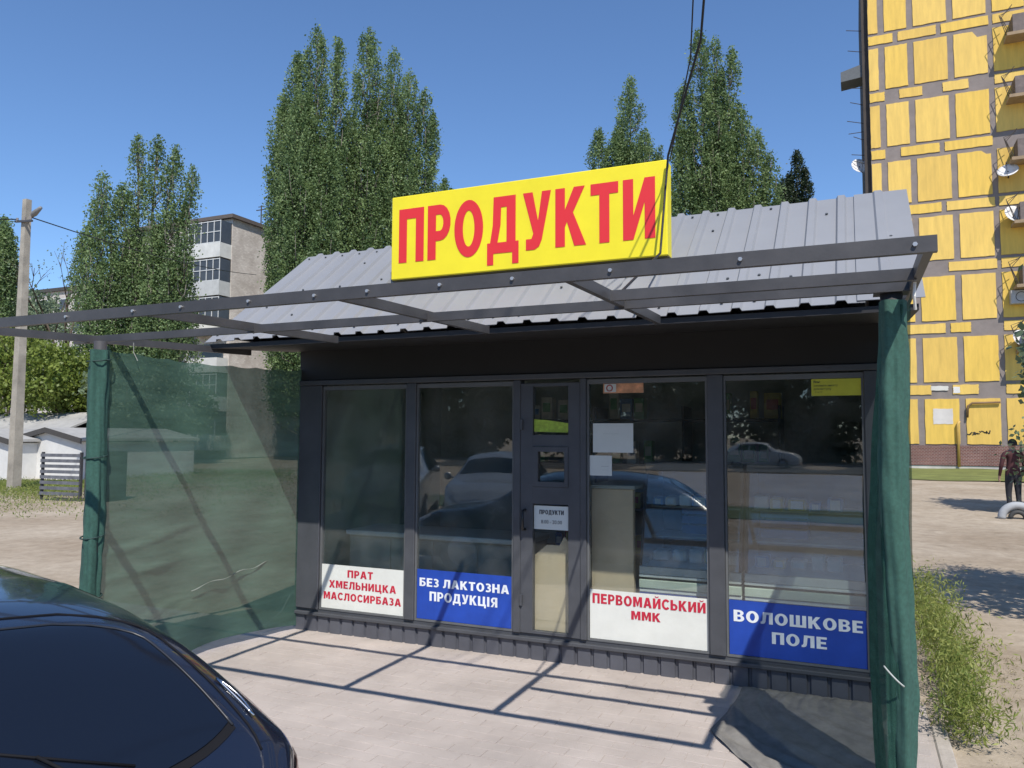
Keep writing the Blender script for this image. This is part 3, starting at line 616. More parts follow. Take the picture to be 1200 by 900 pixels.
for i in range(4):
    q = MB(); xx = 0.36+0.43*i; q.box(xx, xx+0.40, 0.325, 0.338, 0.10, 0.78, 0.004); q.build('front_panel', mat('counter_panel', (0.24, 0.28, 0.265), 0.5), W_)
S_ = thing('shelf_rack', 'dark shelf rack against the back wall of the shop', 'shelf', (1.3, 2.3, 0.04))
for z in (0.5, 0.95, 1.4, 1.85):
    q = MB(); q.box(1.22, 3.9, 2.05, 2.47, z, z+0.025); q.build('shelf', dark_int, S_)
for x in (1.2, 2.1, 3.0, 3.9):
    q = MB(); q.box(x, x+0.02, 2.05, 2.47, 0.04, 2.0); q.build('upright', dark_int, S_)

# ================================================================== CARS
def car(name, label, origin, heading, paint, group=None, H=1.0, tint=(0.006, 0.008, 0.014), detail=True):
    """hatchback built as one smooth skin; local x = distance from the tail towards the nose, y = to the car's right"""
    L_ = 3.95
    ZR = ([0, .05, .10, .2, .38, .58, .8, 1.15, 1.6, 2.1, 2.4, 2.78, 3.05, 3.5, 3.8, 3.95], [.74, .80, .84, .93, 1.07, 1.175, 1.225, 1.262, 1.275, 1.25, 1.17, .93, .84, .79, .69, .55])
    WD = ([0, .05, .12, .3, .8, 2.5, 3.3, 3.7, 3.88, 3.95], [.66, .75, .80, .835, .85, .84, .80, .73, .62, .52])
    BL = ([0, .1, .5, 1.5, 2.7, 3.5, 3.95], [.70, .79, .86, .85, .80, .72, .50])
    def sm(x, T):
        # smoothed linear interpolation
        return sum(np.interp(x+d, T[0], T[1])*k for d, k in ((-.06, .25), (0, .5), (.06, .25)))
    def sec(x, t):
        W = sm(x, WD); zr = sm(x, ZR)*H; zb = min(sm(x, BL)*H, zr-0.02); h = max(0.02, zr-zb)
        k = min(1, h/0.40); Wr = W*(0.95-0.24*k); dr = min(0.10, 0.28*h+0.01)
        pts = [(0, zr), (0.35*Wr, zr-0.006-0.01*k), (0.70*Wr, zr-0.02-0.022*k), (0.92*Wr, zr-dr*0.75), (Wr+0.02*k, zr-dr*1.25), (W*0.965, zb+0.012), (W, zb-0.07), (W*1.0, 0.50), (W*0.985, 0.32), (W*0.93, 0.20), (W*0.70, 0.17)]
        n = len(pts)-1; s = abs(t)*n; i = min(int(s), n-1); f = s-i
        p0 = pts[max(i-1, 0)] if i > 0 else (-pts[1][0], pts[1][1]); p1 = pts[i]; p2 = pts[i+1]; p3 = pts[min(i+2, n)]
        def cr(a, b, c, d): return 0.5*((2*b)+(-a+c)*f+(2*a-5*b+4*c-d)*f*f+(-a+3*b-3*c+d)*f**3)
        y = cr(p0[0], p1[0], p2[0], p3[0]); z = cr(p0[1], p1[1], p2[1], p3[1])
        return Vector((x, math.copysign(y, t) if t else 0.0, z))
    hx = Vector((math.cos(heading), math.sin(heading), 0)); hy = Vector((math.sin(heading), -math.cos(heading), 0))
    O_ = Vector(origin)
    def Wd(p): return O_ + hx*p[0] + hy*p[1] + Vector((0, 0, p[2]))
    def nrm(x, t):
        e = 0.01; a = sec(x+e, t)-sec(x-e, t); b = sec(x, t+e)-sec(x, t-e); n_ = a.cross(b).normalized()
        if n_.z < 0 and abs(t) < 0.5: n_ = -n_
        if abs(t) >= 0.5 and n_.y*t < 0: n_ = -n_
        return n_
    C = thing(name, label, 'car', O_, group)
    xs_ = list(np.linspace(0, 0.3, 12)) + list(np.linspace(0.33, 3.6, 60)) + list(np.linspace(3.63, 3.95, 12)); ts_ = np.linspace(-1, 1, 61)
    mb = MB(); nT = len(ts_)
    mb.add([Wd(sec(x, t)) for x in xs_ for t in ts_], [(i*nT+j, i*nT+j+1, (i+1)*nT+j+1, (i+1)*nT+j) for i in range(len(xs_)-1) for j in range(nT-1)])
    # tail and nose caps, slightly domed; belly
    for i, sgn in ((0, -1), (len(xs_)-1, 1)):
        c0 = len(mb.v); n0 = i*nT; cz = sum(mb.v[n0+j][2] for j in range(nT))/nT
        mb.v.append(tuple(O_ + hx*(xs_[i]+0.03*sgn) + Vector((0, 0, cz)))); mb.f += [(c0, n0+j, n0+(j+1) % nT) for j in range(nT)]
    mb.f += [(i*nT, (i+1)*nT, (i+1)*nT+nT-1, i*nT+nT-1) for i in range(len(xs_)-1)]
    body = mb.build('body', paint, C, True)
    gm = mat('car_glass', tint, 0.06, 0, 0.0, 2, spec=0.8); rub = mat('black_rubber', (0.008, 0.008, 0.010), 0.75, spec=0.2)
    def patch(fn, nu, nv, off, nm, mm, parent):
        q = MB(); q.grid(lambda a, b: Wd(sec(*fn(a, b)) + nrm(*fn(a, b))*off), nu, nv); return q.build(nm, mm, parent, True)
    def line(pts, r, nm, mm, parent, off=0.004):
        q = MB(); q.tube([Wd(sec(x, t)+nrm(x, t)*off) for x, t in pts], r, 6); return q.build(nm, mm, parent, True)
    # rear window: rounded outline on the tailgate
    def rw(a, b, g=0.0):
        x = 0.115-g + (0.485+2*g)*b; tm = (0.252 - 0.03*b + g*0.50)*(1-0.42*max(0, (b-0.72)/0.28)**2.2); t = (2*a-1)*tm
        x -= 0.02*(1-(2*a-1)**2)*(1-b) ; x += -0.05*(2*a-1)**4*b*0 + 0.075*((2*a-1)**2)*(1-b)
        return (x, t)
    sl_ = patch(lambda a, b: rw(a, b, 0.018), 24, 16, 0.003, 'window_seal', rub, C)
    patch(rw, 30, 20, 0.007, 'rear_window', gm, C)
    if detail:
        # seam of the tailgate, run beside the glass and over the roof end
        seam = [rw(a, b, 0.088) for a, b in [(1, k) for k in np.linspace(0, 1, 18)] + [(k, 1) for k in np.linspace(1, 0, 30)[1:]] + [(0, k) for k in np.linspace(1, 0, 18)[1:]]]
        line(seam, 0.0035, 'tailgate_seam', rub, C, 0.001)
        line([rw(a, b, 0.010) for a, b in [(1, k) for k in np.linspace(0, 1, 18)] + [(k, 1) for k in np.linspace(1, 0, 30)[1:]] + [(0, k) for k in np.linspace(1, 0, 18)[1:]]], 0.004, 'window_trim', mat('dull_trim', (0.022, 0.024, 0.03), 0.35), C, 0.006)
        # wiper
        line([(0.09, 0.06), (0.14, 0.075), (0.22, 0.04)], 0.004, 'wiper_arm', MATS['black_rubber'], C, 0.014); line([(0.15, 0.12), (0.22, 0.04), (0.29, -0.03)], 0.0035, 'wiper_blade', MATS['black_rubber'], C, 0.010)
        line([(0.70, 0.0), (0.704, 0.001)], 0.006, 'washer_nozzle', chrome, C, 0.004)
    # side windows
    for s in (1, -1):
        for x0, x1, x2, x3 in ((0.62, 1.35, 0.95, 1.35), (1.42, 2.62, 1.42, 2.22)):
            patch(lambda a, b: ((x0+(x1-x0)*a)*(1-b)+(x2+(x3-x2)*a)*b, s*(0.50-0.125*b)), 16, 6, 0.004, 'side_window', gm, C)
        # lamps
        patch(lambda a, b: (0.055+0.10*a+0.03*b, s*(0.56+0.06*b)), 8, 6, 0.004, 'tail_lamp', mat('tail_lamp', (0.16, 0.006, 0.008), 0.12), C)
        if detail:
            line([(0.19+0.13*k, s*(0.325-0.02*k)) for k in np.linspace(0, 1, 8)] + [(0.325-0.13*k, s*(0.325-0.02*(1-k)+0.02*math.sin(PI*k))) for k in np.linspace(0, 1, 8)] + [(0.19, s*.325)], 0.004, 'lamp_trim', chrome, C, 0.006)
        hl = patch(lambda a, b: (3.60+0.24*a, s*(0.36+0.14*b)), 8, 6, 0.006, 'headlight', mat('headlight', (0.55, 0.58, 0.6), 0.08), C)
        # mirror
        mp = sec(2.42, s*0.5); q = MB(); q.tube([Wd(mp), Wd(mp+Vector((-.02, s*.10, .02)))], 0.02, 8); q.tube([Wd(mp+Vector((.03, s*.13, .03))), Wd(mp+Vector((.01, s*.14, .035))), Wd(mp+Vector((-.06, s*.14, .035)))], [0.045, 0.075, 0.06], 10); q.build('mirror', paint, C, True)
        for wx in (0.68, 3.15):
            q = MB(); cen = Vector((wx, s*0.74, 0.29))
            q.tube([Wd(cen-Vector((0, .095*s, 0))), Wd(cen-Vector((0, .08*s, 0))), Wd(cen+Vector((0, .08*s, 0))), Wd(cen+Vector((0, .095*s, 0)))], [0.26, 0.29, 0.29, 0.26], 28)
            wl = q.build('tyre', rub, C, True)
            q = MB(); q.tube([Wd(cen+Vector((0, .06*s, 0))), Wd(cen+Vector((0, .099*s, 0)))], [0.19, 0.18], 20); q.build('rim', mat('rim_silver', (0.4, 0.41, 0.42), 0.3, 0.6), wl, True)
    patch(lambda a, b: (2.36+0.42*b, (2*a-1)*(0.30-0.0*b)), 20, 10, 0.004, 'windscreen', gm, C)
    line([(0.02, -0.12), (0.02, 0.12)], 0.02, 'number_plate_light', rub, C, 0.01) if not detail else None
    return C
navy = mat('navy_car_paint', (0.007, 0.010, 0.022), 0.26, 0.0, 0.05, 2, spec=0.6, coat=1.0)
silver = mat('silver_car_paint', (0.42, 0.43, 0.44), 0.3, 0.4, 0.03, 2, coat=0.6)
white_car = mat('white_car_paint', (0.7, 0.7, 0.7), 0.3, 0.0, 0.03, 2, coat=0.6)
redp = mat('red_car_paint', (0.30, 0.02, 0.025), 0.3, 0.0, 0.03, 2, coat=0.6)
CA = math.radians(54)
dirc = c2s(-math.sin(CA), math.cos(CA)) - c2s(0, 0)
car('parked_car', 'dark navy hatchback parked close before the kiosk, cut by the left edge', c2s(-1.005, 1.68, -0.012), math.atan2(dirc.y, dirc.x), navy)
# cars behind the photographer; the shop windows mirror them
car('parked_car', 'silver hatchback facing the kiosk, mirrored in the pane left of the door', (-2.45, -10.3, -0.03), math.radians(74), silver, None, 1.12, detail=False)
car('parked_car', 'pale silver car beside the road, mirrored in the leftmost pane', (-5.4, -10.6, -0.03), math.radians(66), silver, None, 1.22, detail=False)
car('parked_car', 'white car far across the road, mirrored in the rightmost pane', (-2.2, -40.0, -0.03), math.radians(5), white_car, None, 1.15, detail=False)
car('parked_car', 'dark red car far across the road, mirrored at the right edge of the rightmost pane', (9.0, -37.0, -0.03), math.radians(185), redp, None, 1.1, detail=False)

# ================================================================== TREES
lp_dark = leaf_mat('poplar_leaves', (0.085, 0.130, 0.070), (0.25, 0.32, 0.19), 0.35)
lp_pop = leaf_mat('silvery_poplar_leaves', (0.098, 0.165, 0.068), (0.31, 0.41, 0.17), 0.42)
lp_yel = leaf_mat('broad_leaves_yellowgreen', (0.10, 0.15, 0.025), (0.27, 0.33, 0.07), 0.35)
lp_deep = leaf_mat('dark_leaves', (0.022, 0.036, 0.016), (0.05, 0.075, 0.03))
lp_pale = leaf_mat('pale_leaves', (0.14, 0.19, 0.09), (0.34, 0.40, 0.24), 0.35)
bark = mat('grey_bark', (0.20, 0.18, 0.155), 0.9, 0, 0.35, 3, 0.5, 20)
bark_d = mat('brown_bark', (0.10, 0.075, 0.055), 0.9, 0, 0.35, 3, 0.5, 20)
def leaves_obj(name, cen, size, tint, material, parent, aspect=0.62, upbias=0.0):
    n = len(cen); a = rng.normal(size=(n, 3)); a[:, 2] += upbias; a /= np.linalg.norm(a, axis=1)[:, None]
    b = rng.normal(size=(n, 3)); b -= a*np.sum(a*b, axis=1)[:, None]; b /= np.linalg.norm(b, axis=1)[:, None]
    s = np.asarray(size).reshape(-1, 1)*np.ones((n, 1))
    org = np.array(parent_org(parent)) if parent else np.zeros(3)
    V = np.stack([cen+a*s, cen+b*s*aspect, cen-a*s, cen-b*s*aspect], axis=1).reshape(-1, 3)-org
    me = bpy.data.meshes.new(name); me.vertices.add(4*n); me.vertices.foreach_set('co', V.ravel().astype(np.float32))
    me.loops.add(4*n); me.polygons.add(n); me.loops.foreach_set('vertex_index', np.arange(4*n, dtype=np.int32))
    me.polygons.foreach_set('loop_start', np.arange(0, 4*n, 4, dtype=np.int32)); me.polygons.foreach_set('loop_total', np.full(n, 4, dtype=np.int32))
    at = me.attributes.new('tint', 'FLOAT', 'FACE'); at.data.foreach_set('value', np.clip(tint, 0, 1).astype(np.float32))
    me.materials.append(material); me.update(); me.validate()
    o = bpy.data.objects.new(name, me); col.objects.link(o)
    if parent: o.parent = parent
    return o
def poplar(label, dist, spires, base_px, name='poplar_tree', dens=1.0, leaf=0.15, m_=None, group='poplars behind the kiosk', yaw_spread=1.0):
    sc = dist/FPX
    b = at_d(base_px, 511, dist); T = thing(name, label, 'tree', (b.x, b.y, 0), group)
    cc = []; tt = []; limbs = MB()
    right = np.array(_r0); fw = np.array(_f0); foot = np.array([b.x, b.y, 0.0])
    for k, (x, y, hw, yb) in enumerate(spires):
        top = np.array(at_d(x, y, dist)); Hh = (yb-y)*sc; R = hw*sc; dd = rng.uniform(-1, 1)*R*0.8*yaw_spread
        drift = foot[:2]-top[:2]
        nb = int(dens*(30 + Hh*R*12))
        h = np.concatenate([[0.0, 0.01, 0.02, 0.03], rng.uniform(0.0, 1.0, nb)**0.9])      # where each branchlet ends, as a share of the way down
        nb = len(h)
        prof = 1.12*R*np.minimum(1.0, (h*Hh/(R*2.9)+0.05)**0.62)*(1-0.2*np.maximum(0, h-0.7)/0.3)
        an = rng.uniform(0, 2*PI, nb); rad = prof*np.sqrt(rng.uniform(0.08, 1.12, nb))
        tip = top[None, :] + np.stack([np.zeros(nb), np.zeros(nb), -h*Hh], 1); tip[:, :2] += (drift[None, :]*0.15)*(h**1.5)[:, None]
        out = right[None, :]*np.cos(an)[:, None] + fw[None, :]*np.sin(an)[:, None]*1.1
        axis = tip + fw[None, :]*dd; tip = axis + out*rad[:, None]
        ln = rng.uniform(1.5, 3.4, nb)*min(1.0, 0.55+R*0.3)                                       # branchlet length, steeply upward
        base = axis + out*(rad*rng.uniform(0.45, 0.8, nb))[:, None]; base[:, 2] = tip[:, 2]-ln
        m_n = (ln*44*rng.uniform(0.55, 1.35, nb)).astype(int); idx = np.repeat(np.arange(nb), m_n); q_ = rng.uniform(0, 1, len(idx))**0.8
        bow = np.sin(q_*PI)*0.12
        p_ = base[idx]*(1-q_)[:, None] + tip[idx]*q_[:, None] + out[idx]*bow[:, None]
        wdt = (0.30*(1-0.80*q_)+0.03)*(0.6+0.4*min(1, R))
        p_ += rng.normal(size=(len(idx), 3))*wdt[:, None]*np.array([1, 1, 1.3])
        cc.append(p_); tt.append(rng.uniform(0.05, 0.75, nb)[idx] + rng.uniform(-0.15, 0.15, len(idx)))
        pts = [foot*(1-f)+np.array([top[0]+fw[0]*dd, top[1]+fw[1]*dd, top[2]])*f for f in (0, 0.25, 0.5, 0.75, 0.97)]
        for j in (1, 2): pts[j][:2] = pts[j][:2]*0.6 + 0.4*pts[4][:2]
        limbs.tube(pts, [0.26, 0.20, 0.14, 0.08, 0.02], 6)
        for i in range(0, nb, 3): limbs.tube([axis[i]-np.array([0, 0, ln[i]*1.1]), base[i]+np.array([0, 0, .1]), tip[i]*.7+base[i]*.3], [0.05, 0.035, 0.012], 4)
    c = np.concatenate(cc); t_ = np.concatenate(tt)
    leaves_obj('crown', c, rng.uniform(0.5, 1.15, len(c))*leaf*0.86, t_, m_ or lp_pop, T)
    limbs.build('trunk', bark, T, True)
    return T
poplar('wide ragged poplar with four pointed tops left of the brick apartment block', 46,
       [(162, 156, 9, 420), (187, 159, 9, 420), (208, 172, 10, 420), (227, 194, 9, 320), (128, 204, 19, 430), (145, 215, 14, 430), (108, 262, 17, 440), (150, 262, 28, 450), (188, 262, 30, 450), (212, 300, 20, 440)], 160, leaf=0.10)
poplar('tall poplar behind the kiosk roof, left half of the double one', 55,
       [(372, 27, 12, 455), (397, 45, 9, 440), (346, 55, 18, 455), (333, 110, 16, 455), (328, 165, 15, 455), (360, 110, 26, 460), (385, 150, 24, 460), (403, 140, 16, 460)], 362, leaf=0.115)
poplar('tall poplar behind the yellow sign, right half of the double one', 57,
       [(433, 38, 16, 455), (462, 53, 11, 450), (481, 84, 11, 430), (499, 103, 9, 440), (507, 130, 7, 250), (440, 110, 26, 460), (470, 140, 26, 460), (412, 128, 14, 460)], 448, leaf=0.115)
poplar('small distant poplar tip just above the yellow sign', 75, [(519, 207, 9, 440), (510, 225, 8, 440), (528, 222, 7, 440)], 519, leaf=0.15)
poplar('slender poplar rising behind the right end of the yellow sign', 62, [(740, 86, 14, 450), (703, 147, 12, 450), (722, 150, 15, 450), (757, 150, 14, 450), (772, 172, 8, 450), (738, 165, 26, 450)], 738, leaf=0.12)
poplar('bushy tall poplar behind the right half of the roof', 56, [(818, 37, 9, 450), (838, 38, 9, 450), (855, 55, 8, 450), (803, 92, 12, 450), (838, 85, 20, 455), (866, 128, 14, 450), (884, 152, 15, 450), (901, 178, 11, 450), (800, 150, 15, 450), (845, 150, 34, 455)], 842, leaf=0.115)
poplar('small dark poplar tip left of the yellow tower block', 80, [(936, 174, 10, 440), (928, 198, 8, 440), (944, 195, 6, 440), (915, 210, 9, 440)], 934, leaf=0.15, m_=lp_deep)

def broad(name, label, pos, height, radius, m_, nclump=150, per=34, leaf=0.10, trunk_h=None, group=None, zsc=0.8, bk=None, lean=(0, 0)):
    T = thing(name, label, 'tree', (pos[0], pos[1], 0), group)
    ch = height-radius*zsc; tl = MB()
    tl.tube([(pos[0], pos[1], -0.05), (pos[0]+0.05+lean[0]*.3, pos[1]+lean[1]*.3, ch*0.5), (pos[0]+lean[0], pos[1]+lean[1], ch)], [0.16, 0.12, 0.06], 8)
    cc = []; tt = []
    for i in range(nclump):
        d = rng.normal(size=3); d /= np.linalg.norm(d); r = radius*rng.uniform(0.35, 1.0)**0.6*rng.uniform(0.85, 1.1)
        c = np.array([pos[0]+lean[0], pos[1]+lean[1], ch]) + d*r*np.array([1, 1, zsc])
        if c[2] < 0.3: c[2] = 0.3+rng.uniform(0, .3)
        e = rng.normal(size=(per, 3))*0.16*max(1.0, radius/2.0); cc.append(c+e); tt.append(rng.uniform(0.15, 0.8)+rng.uniform(-.2, .2, per))
        if i % 8 == 0:
            tl.tube([(pos[0]+lean[0]*.7, pos[1]+lean[1]*.7, ch*0.6), tuple((np.array([pos[0]+lean[0], pos[1]+lean[1], ch])+c)/2+np.array([0, 0, .1])), tuple(c)], [0.05, 0.035, 0.012], 5)
    c = np.concatenate(cc); leaves_obj('crown', c, rng.uniform(0.6, 1.2, len(c))*leaf, np.concatenate(tt), m_, T); tl.build('trunk', bk or bark_d, T, True)
    return T
def bpx(px_, dist): p = at_d(px_, 511, dist); return (p.x, p.y)
broad('broadleaf_tree', 'sunlit yellow green tree behind the garages at the left edge', bpx(14, 44), 7.6, 3.0, lp_yel, 260, 34, 0.12, group='trees behind the garages')
broad('broadleaf_tree', 'sunlit yellow green tree right of the utility pole behind the garages', bpx(66, 42), 6.6, 2.5, lp_yel, 230, 34, 0.12, group='trees behind the garages')
broad('broadleaf_tree', 'yellow green tree behind the garages, half behind the left awning post', bpx(112, 43), 6.2, 2.4, lp_yel, 200, 34, 0.12, group='trees behind the garages')
broad('broadleaf_tree', 'dark green tree seen through the left part of the net', bpx(152, 41), 5.6, 2.3, lp_dark, 170, 30, 0.12, group='trees behind the garages')
broad('broadleaf_tree', 'dark green tree seen through the middle of the net before the brick block', bpx(205, 46), 5.4, 2.5, lp_dark, 170, 30, 0.12, group='trees behind the garages')
broad('broadleaf_tree', 'dark green tree behind the yellow green ones at the left edge', bpx(8, 60), 13.0, 3.5, lp_dark, 200, 34, 0.15, group='trees behind the garages')
broad('broadleaf_tree', 'grey green tree in front of the far block beside the pole', bpx(40, 70), 14.5, 3.2, lp_dark, 90, 30, 0.14, group='trees behind the garages')
poplar('dark poplar cut by the left edge of the picture', 50, [(2, 250, 10, 330), (10, 262, 7, 330), (16, 285, 6, 330), (0, 300, 15, 400)], 0, leaf=0.12, group='trees behind the garages')
# nearly bare tree beside the wide poplar
Tn = thing('bare_tree', 'thin nearly bare tree in front of the far block', 'tree', (*bpx(74, 52), 0), 'trees behind the garages')
q = MB(); b0 = Vector((*bpx(74, 52), 0)); cc = []
def twig(p, d, l, r, depth):
    e = p+d*l; q.tube([p, p.lerp(e, .5)+Vector((random.uniform(-.1, .1), 0, .05))*l*.4, e], [r, r*.8, r*.55], 5)
    if depth == 0: cc.append(np.array(e)+rng.normal(size=(6, 3))*0.25); return
    for k in range(3):
        twig(p.lerp(e, random.uniform(.55, 1)), (d+Vector((random.uniform(-.8, .8), random.uniform(-.8, .8), random.uniform(-.15, .5)))).normalized(), l*random.uniform(.5, .72), r*.55, depth-1)
twig(b0, Vector((0.0, 0, 1)), 7.5, 0.16, 4); q.build('trunk', bark_d, Tn, True)
c = np.concatenate(cc); leaves_obj('crown', c, 0.08, rng.uniform(0, 1, len(c)), lp_dark, Tn)

# trees off to the right that throw the shade on the dirt, and the pale leafy shrub at the right edge
broad('broadleaf_tree', 'small tree out of frame whose crown shades the dirt nearest the weeds', (at_z(1212, 692, 0)+Vector((SUN_V.x/SUN_V.z*2.6, SUN_V.y/SUN_V.z*2.6, 0)))[:2], 3.7, 1.35, lp_dark, 260, 34, 0.055, group='trees right of the path')
broad('broadleaf_tree', 'tree out of frame whose crown shades the dirt by the person', (at_z(1226, 594, 0)+Vector((SUN_V.x/SUN_V.z*3.3, SUN_V.y/SUN_V.z*3.3, 0)))[:2], 5.2, 2.2, lp_dark, 520, 34, 0.10, group='trees right of the path')
p = at_d(1216, 545, 9.0)
broad('leafy_shrub', 'pale leafy shrub poking in at the right edge before the person', (p.x+.16, p.y+.05), 1.98, 0.24, lp_pale, 50, 24, 0.032, zsc=2.0)
# dark tree row behind the photographer, mirrored in the glass
for i, (x, y, h, r) in enumerate(((-26, -52, 10, 5), (-17, -54, 11, 5.2), (-8, -52, 11, 5.2), (1, -55, 10, 5), (10, -53, 11, 5.2), (19, -52, 10, 5), (28, -53, 11, 5.2), (-36, -50, 11, 5.2))):
    broad('broadleaf_tree', ('first', 'second', 'third', 'fourth', 'fifth', 'sixth', 'seventh', 'outermost left')[i] + ' dark tree of the row across the road, mirrored in the shop glass', (x, y), h, r, lp_deep, 300, 40, 0.30, zsc=1.1, group='tree row across the road')
q = MB(); q.box(-90, 90, -45, -34, -0.05, -0.02); tag(q.build('road', asphalt), kind='structure')
q = MB(); q.box(-90, 90, -14.5, -11.5, -0.05, -0.024); tag(q.build('verge', mat('grass_verge', (0.075, 0.11, 0.03), 0.9, 0, 0.4, 1.5, 0.6, 20)), kind='structure')

# ================================================================== LEFT BACKGROUND
whitewash = mat('whitewash', (0.62, 0.62, 0.60), 0.85, 0, 0.1, 1.5, 0.1, 10); slate = mat('slate_roof', (0.36, 0.35, 0.33), 0.85, 0, 0.2, 1.2, 0.2, 10); dtrim = mat('dark_trim', (0.06, 0.055, 0.05), 0.7)
def garage(px0, px1, pxr, dist, label, z_e, z_r):
    a = at_d(px0, 511, dist); b = at_d(px1, 511, dist); Yg = a.y; b = at_y(px1, 511, Yg); r = at_y(pxr, 511, Yg)
    G = thing('garage', label, 'garage', (a.x, Yg, 0), 'low garages')
    q = MB(); q.prism([(a.x, -0.05), (b.x, -0.05), (b.x, z_e), (r.x, z_r), (a.x, z_e)], 'y', Yg, Yg+0.25); q.build('front_wall', whitewash, G)
    for x in (a.x, b.x-0.2):
        q = MB(); q.box(x, x+0.2, Yg+0.252, Yg+5.5, -0.05, z_e-0.02); q.build('side_wall', whitewash, G)
    for (xa, za), (xb, zb) in (((a.x-.2, z_e-0.0), (r.x, z_r+.06)), ((r.x, z_r+.06), (b.x+.2, z_e-0.0))):
        q = MB(); q.prism([(xa, za+.02), (xb, zb+.02), (xb, zb+.12), (xa, za+.12)], 'y', Yg-0.15, Yg+5.6); f = q.build('roof', slate, G)
        q = MB(); q.prism([(xa, za-.08), (xb, zb-.08), (xb, zb+.121), (xa, za+.121)], 'y', Yg-0.19, Yg-0.152); q.build('barge_board', dtrim, f)
    return G
garage(20, 96, 57, 31, 'low whitewashed garage with dark gable trim right of the utility pole', 1.42, 1.78)
garage(-62, 11, -24, 31, 'low whitewashed garage cut by the left edge', 1.38, 1.72)
p = at_d(30, 511, 40); q = MB(); Yb = p.y
SH = thing('shed', 'long grey slate roofed shed behind the whitewashed garages', 'shed', (p.x-6, Yb, 0))
q.box(p.x-8, p.x+3.2, Yb, Yb+4, -0.05, 1.9); q.build('wall', mat('shed_wall', (0.42, 0.38, 0.33), .9, 0, .15, 1), SH)
q = MB(); q.prism([(Yb-0.3, 1.85), (Yb+2, 2.75), (Yb+4.3, 1.85), (Yb+4.3, 1.95), (Yb+2, 2.85), (Yb-0.3, 1.95)], 'x', p.x-8.2, p.x+3.4); q.build('roof', slate, SH)
# black slatted panel
a = at_z(46, 583, 0); b = at_z(92, 585, 0); dv = (b-a); dl = dv.length; dv.normalize()
SP = thing('slatted_panel', 'black slatted panel standing on the dirt before the garage', 'slatted panel', a)
blackw = mat('blackened_wood', (0.05, 0.05, 0.055), 0.7, 0, 0.4, 6)
for i in range(8):
    z = 0.12+0.145*i; q = MB(); q.bar(a+Vector((0, 0, z)), a+dv*dl+Vector((0, 0, z)), 0.03, 0.085); q.build('slat', mat('weathered_slat', (0.12, 0.125, 0.14), 0.7, 0, 0.4, 5), SP)
for f in (0, 0.98, 1.12):
    q = MB(); c_ = a+dv*dl*f+Vector((0.02, 0.05, 0)); q.box(c_.x-.03, c_.x+.03, c_.y-.03, c_.y+.03, -0.05, 1.22 if f < 1 else 1.3); q.build('post', blackw, SP)
q = MB(); c_ = a+dv*dl*1.05; q.box(c_.x, c_.x+0.7, c_.y+0.1, c_.y+0.8, -0.05, 1.25); q.build('side_board', blackw, SP)
# utility pole
pb = at_z(16, 574, 0)
UP = thing('utility_pole', 'tall tapered concrete utility pole at the left with a street lamp', 'utility pole', (pb.x, pb.y, 0))
q = MB(); zt_ = 9.0; ptop = at_d(33, 243, (Vector((pb.x, pb.y, 0))-CAM).dot(FWD)+0.5); tx, ty = ptop.x-pb.x, ptop.y-pb.y
for (z0_, w0, z1_, w1) in ((-0.1, 0.14, zt_, 0.09),):
    v0 = [(pb.x+sx*w0, pb.y+sy*w0, z0_) for sx, sy in ((-1,-1),(1,-1),(1,1),(-1,1))]; v1 = [(pb.x+tx*0+sx*w1, pb.y+sy*w1, z1_) for sx, sy in ((-1,-1),(1,-1),(1,1),(-1,1))]
    q.add(v0+v1, [(0,1,5,4),(1,2,6,5),(2,3,7,6),(3,0,4,7),(4,5,6,7),(3,2,1,0)])
q.build('pole', mat('pole_concrete', (0.33, 0.30, 0.25), 0.85, 0, 0.3, 2, 0.3, 25), UP)
lampm = mat('lamp_grey', (0.2, 0.2, 0.2), 0.5)
q = MB(); q.tube([(pb.x+.1, pb.y, 8.25), (pb.x+.45, pb.y-.1, 8.42)], 0.025, 6); q.build('lamp_arm', lampm, UP)
q = MB(); q.tube([(pb.x+.4, pb.y-.1, 8.40), (pb.x+.55, pb.y-.12, 8.47), (pb.x+.95, pb.y-.2, 8.58)], [0.05, 0.09, 0.05], 8); q.build('lamp_head', lampm, UP, True)
q = MB(); q.bar((pb.x-.3, pb.y-.15, 8.30), (pb.x+.5, pb.y-.15, 8.24), 0.06, 0.06); q.build('crossarm', steel, UP)
for dx in (-.2, .15, .42):
    q = MB(); q.tube([(pb.x+dx, pb.y-.15, 8.28), (pb.x+dx, pb.y-.15, 8.40)], 0.035, 8); q.build('insulator', mat('insulator', (0.25, 0.22, 0.2), 0.3), UP)
farA = at_d(-260, 215, 20); farB = at_d(300, 322, 50)
cable('power_line', 'power line running left from the utility pole out of the picture', [(pb.x-.2, pb.y-.15, 8.36), farA], 0.018, 0.25, 'power lines on the pole', 'power line')
cable('power_line', 'power line running right from the pole into the wide poplar', [(pb.x+.42, pb.y-.15, 8.36), farB], 0.018, 0.3, 'power lines on the pole', 'power line')

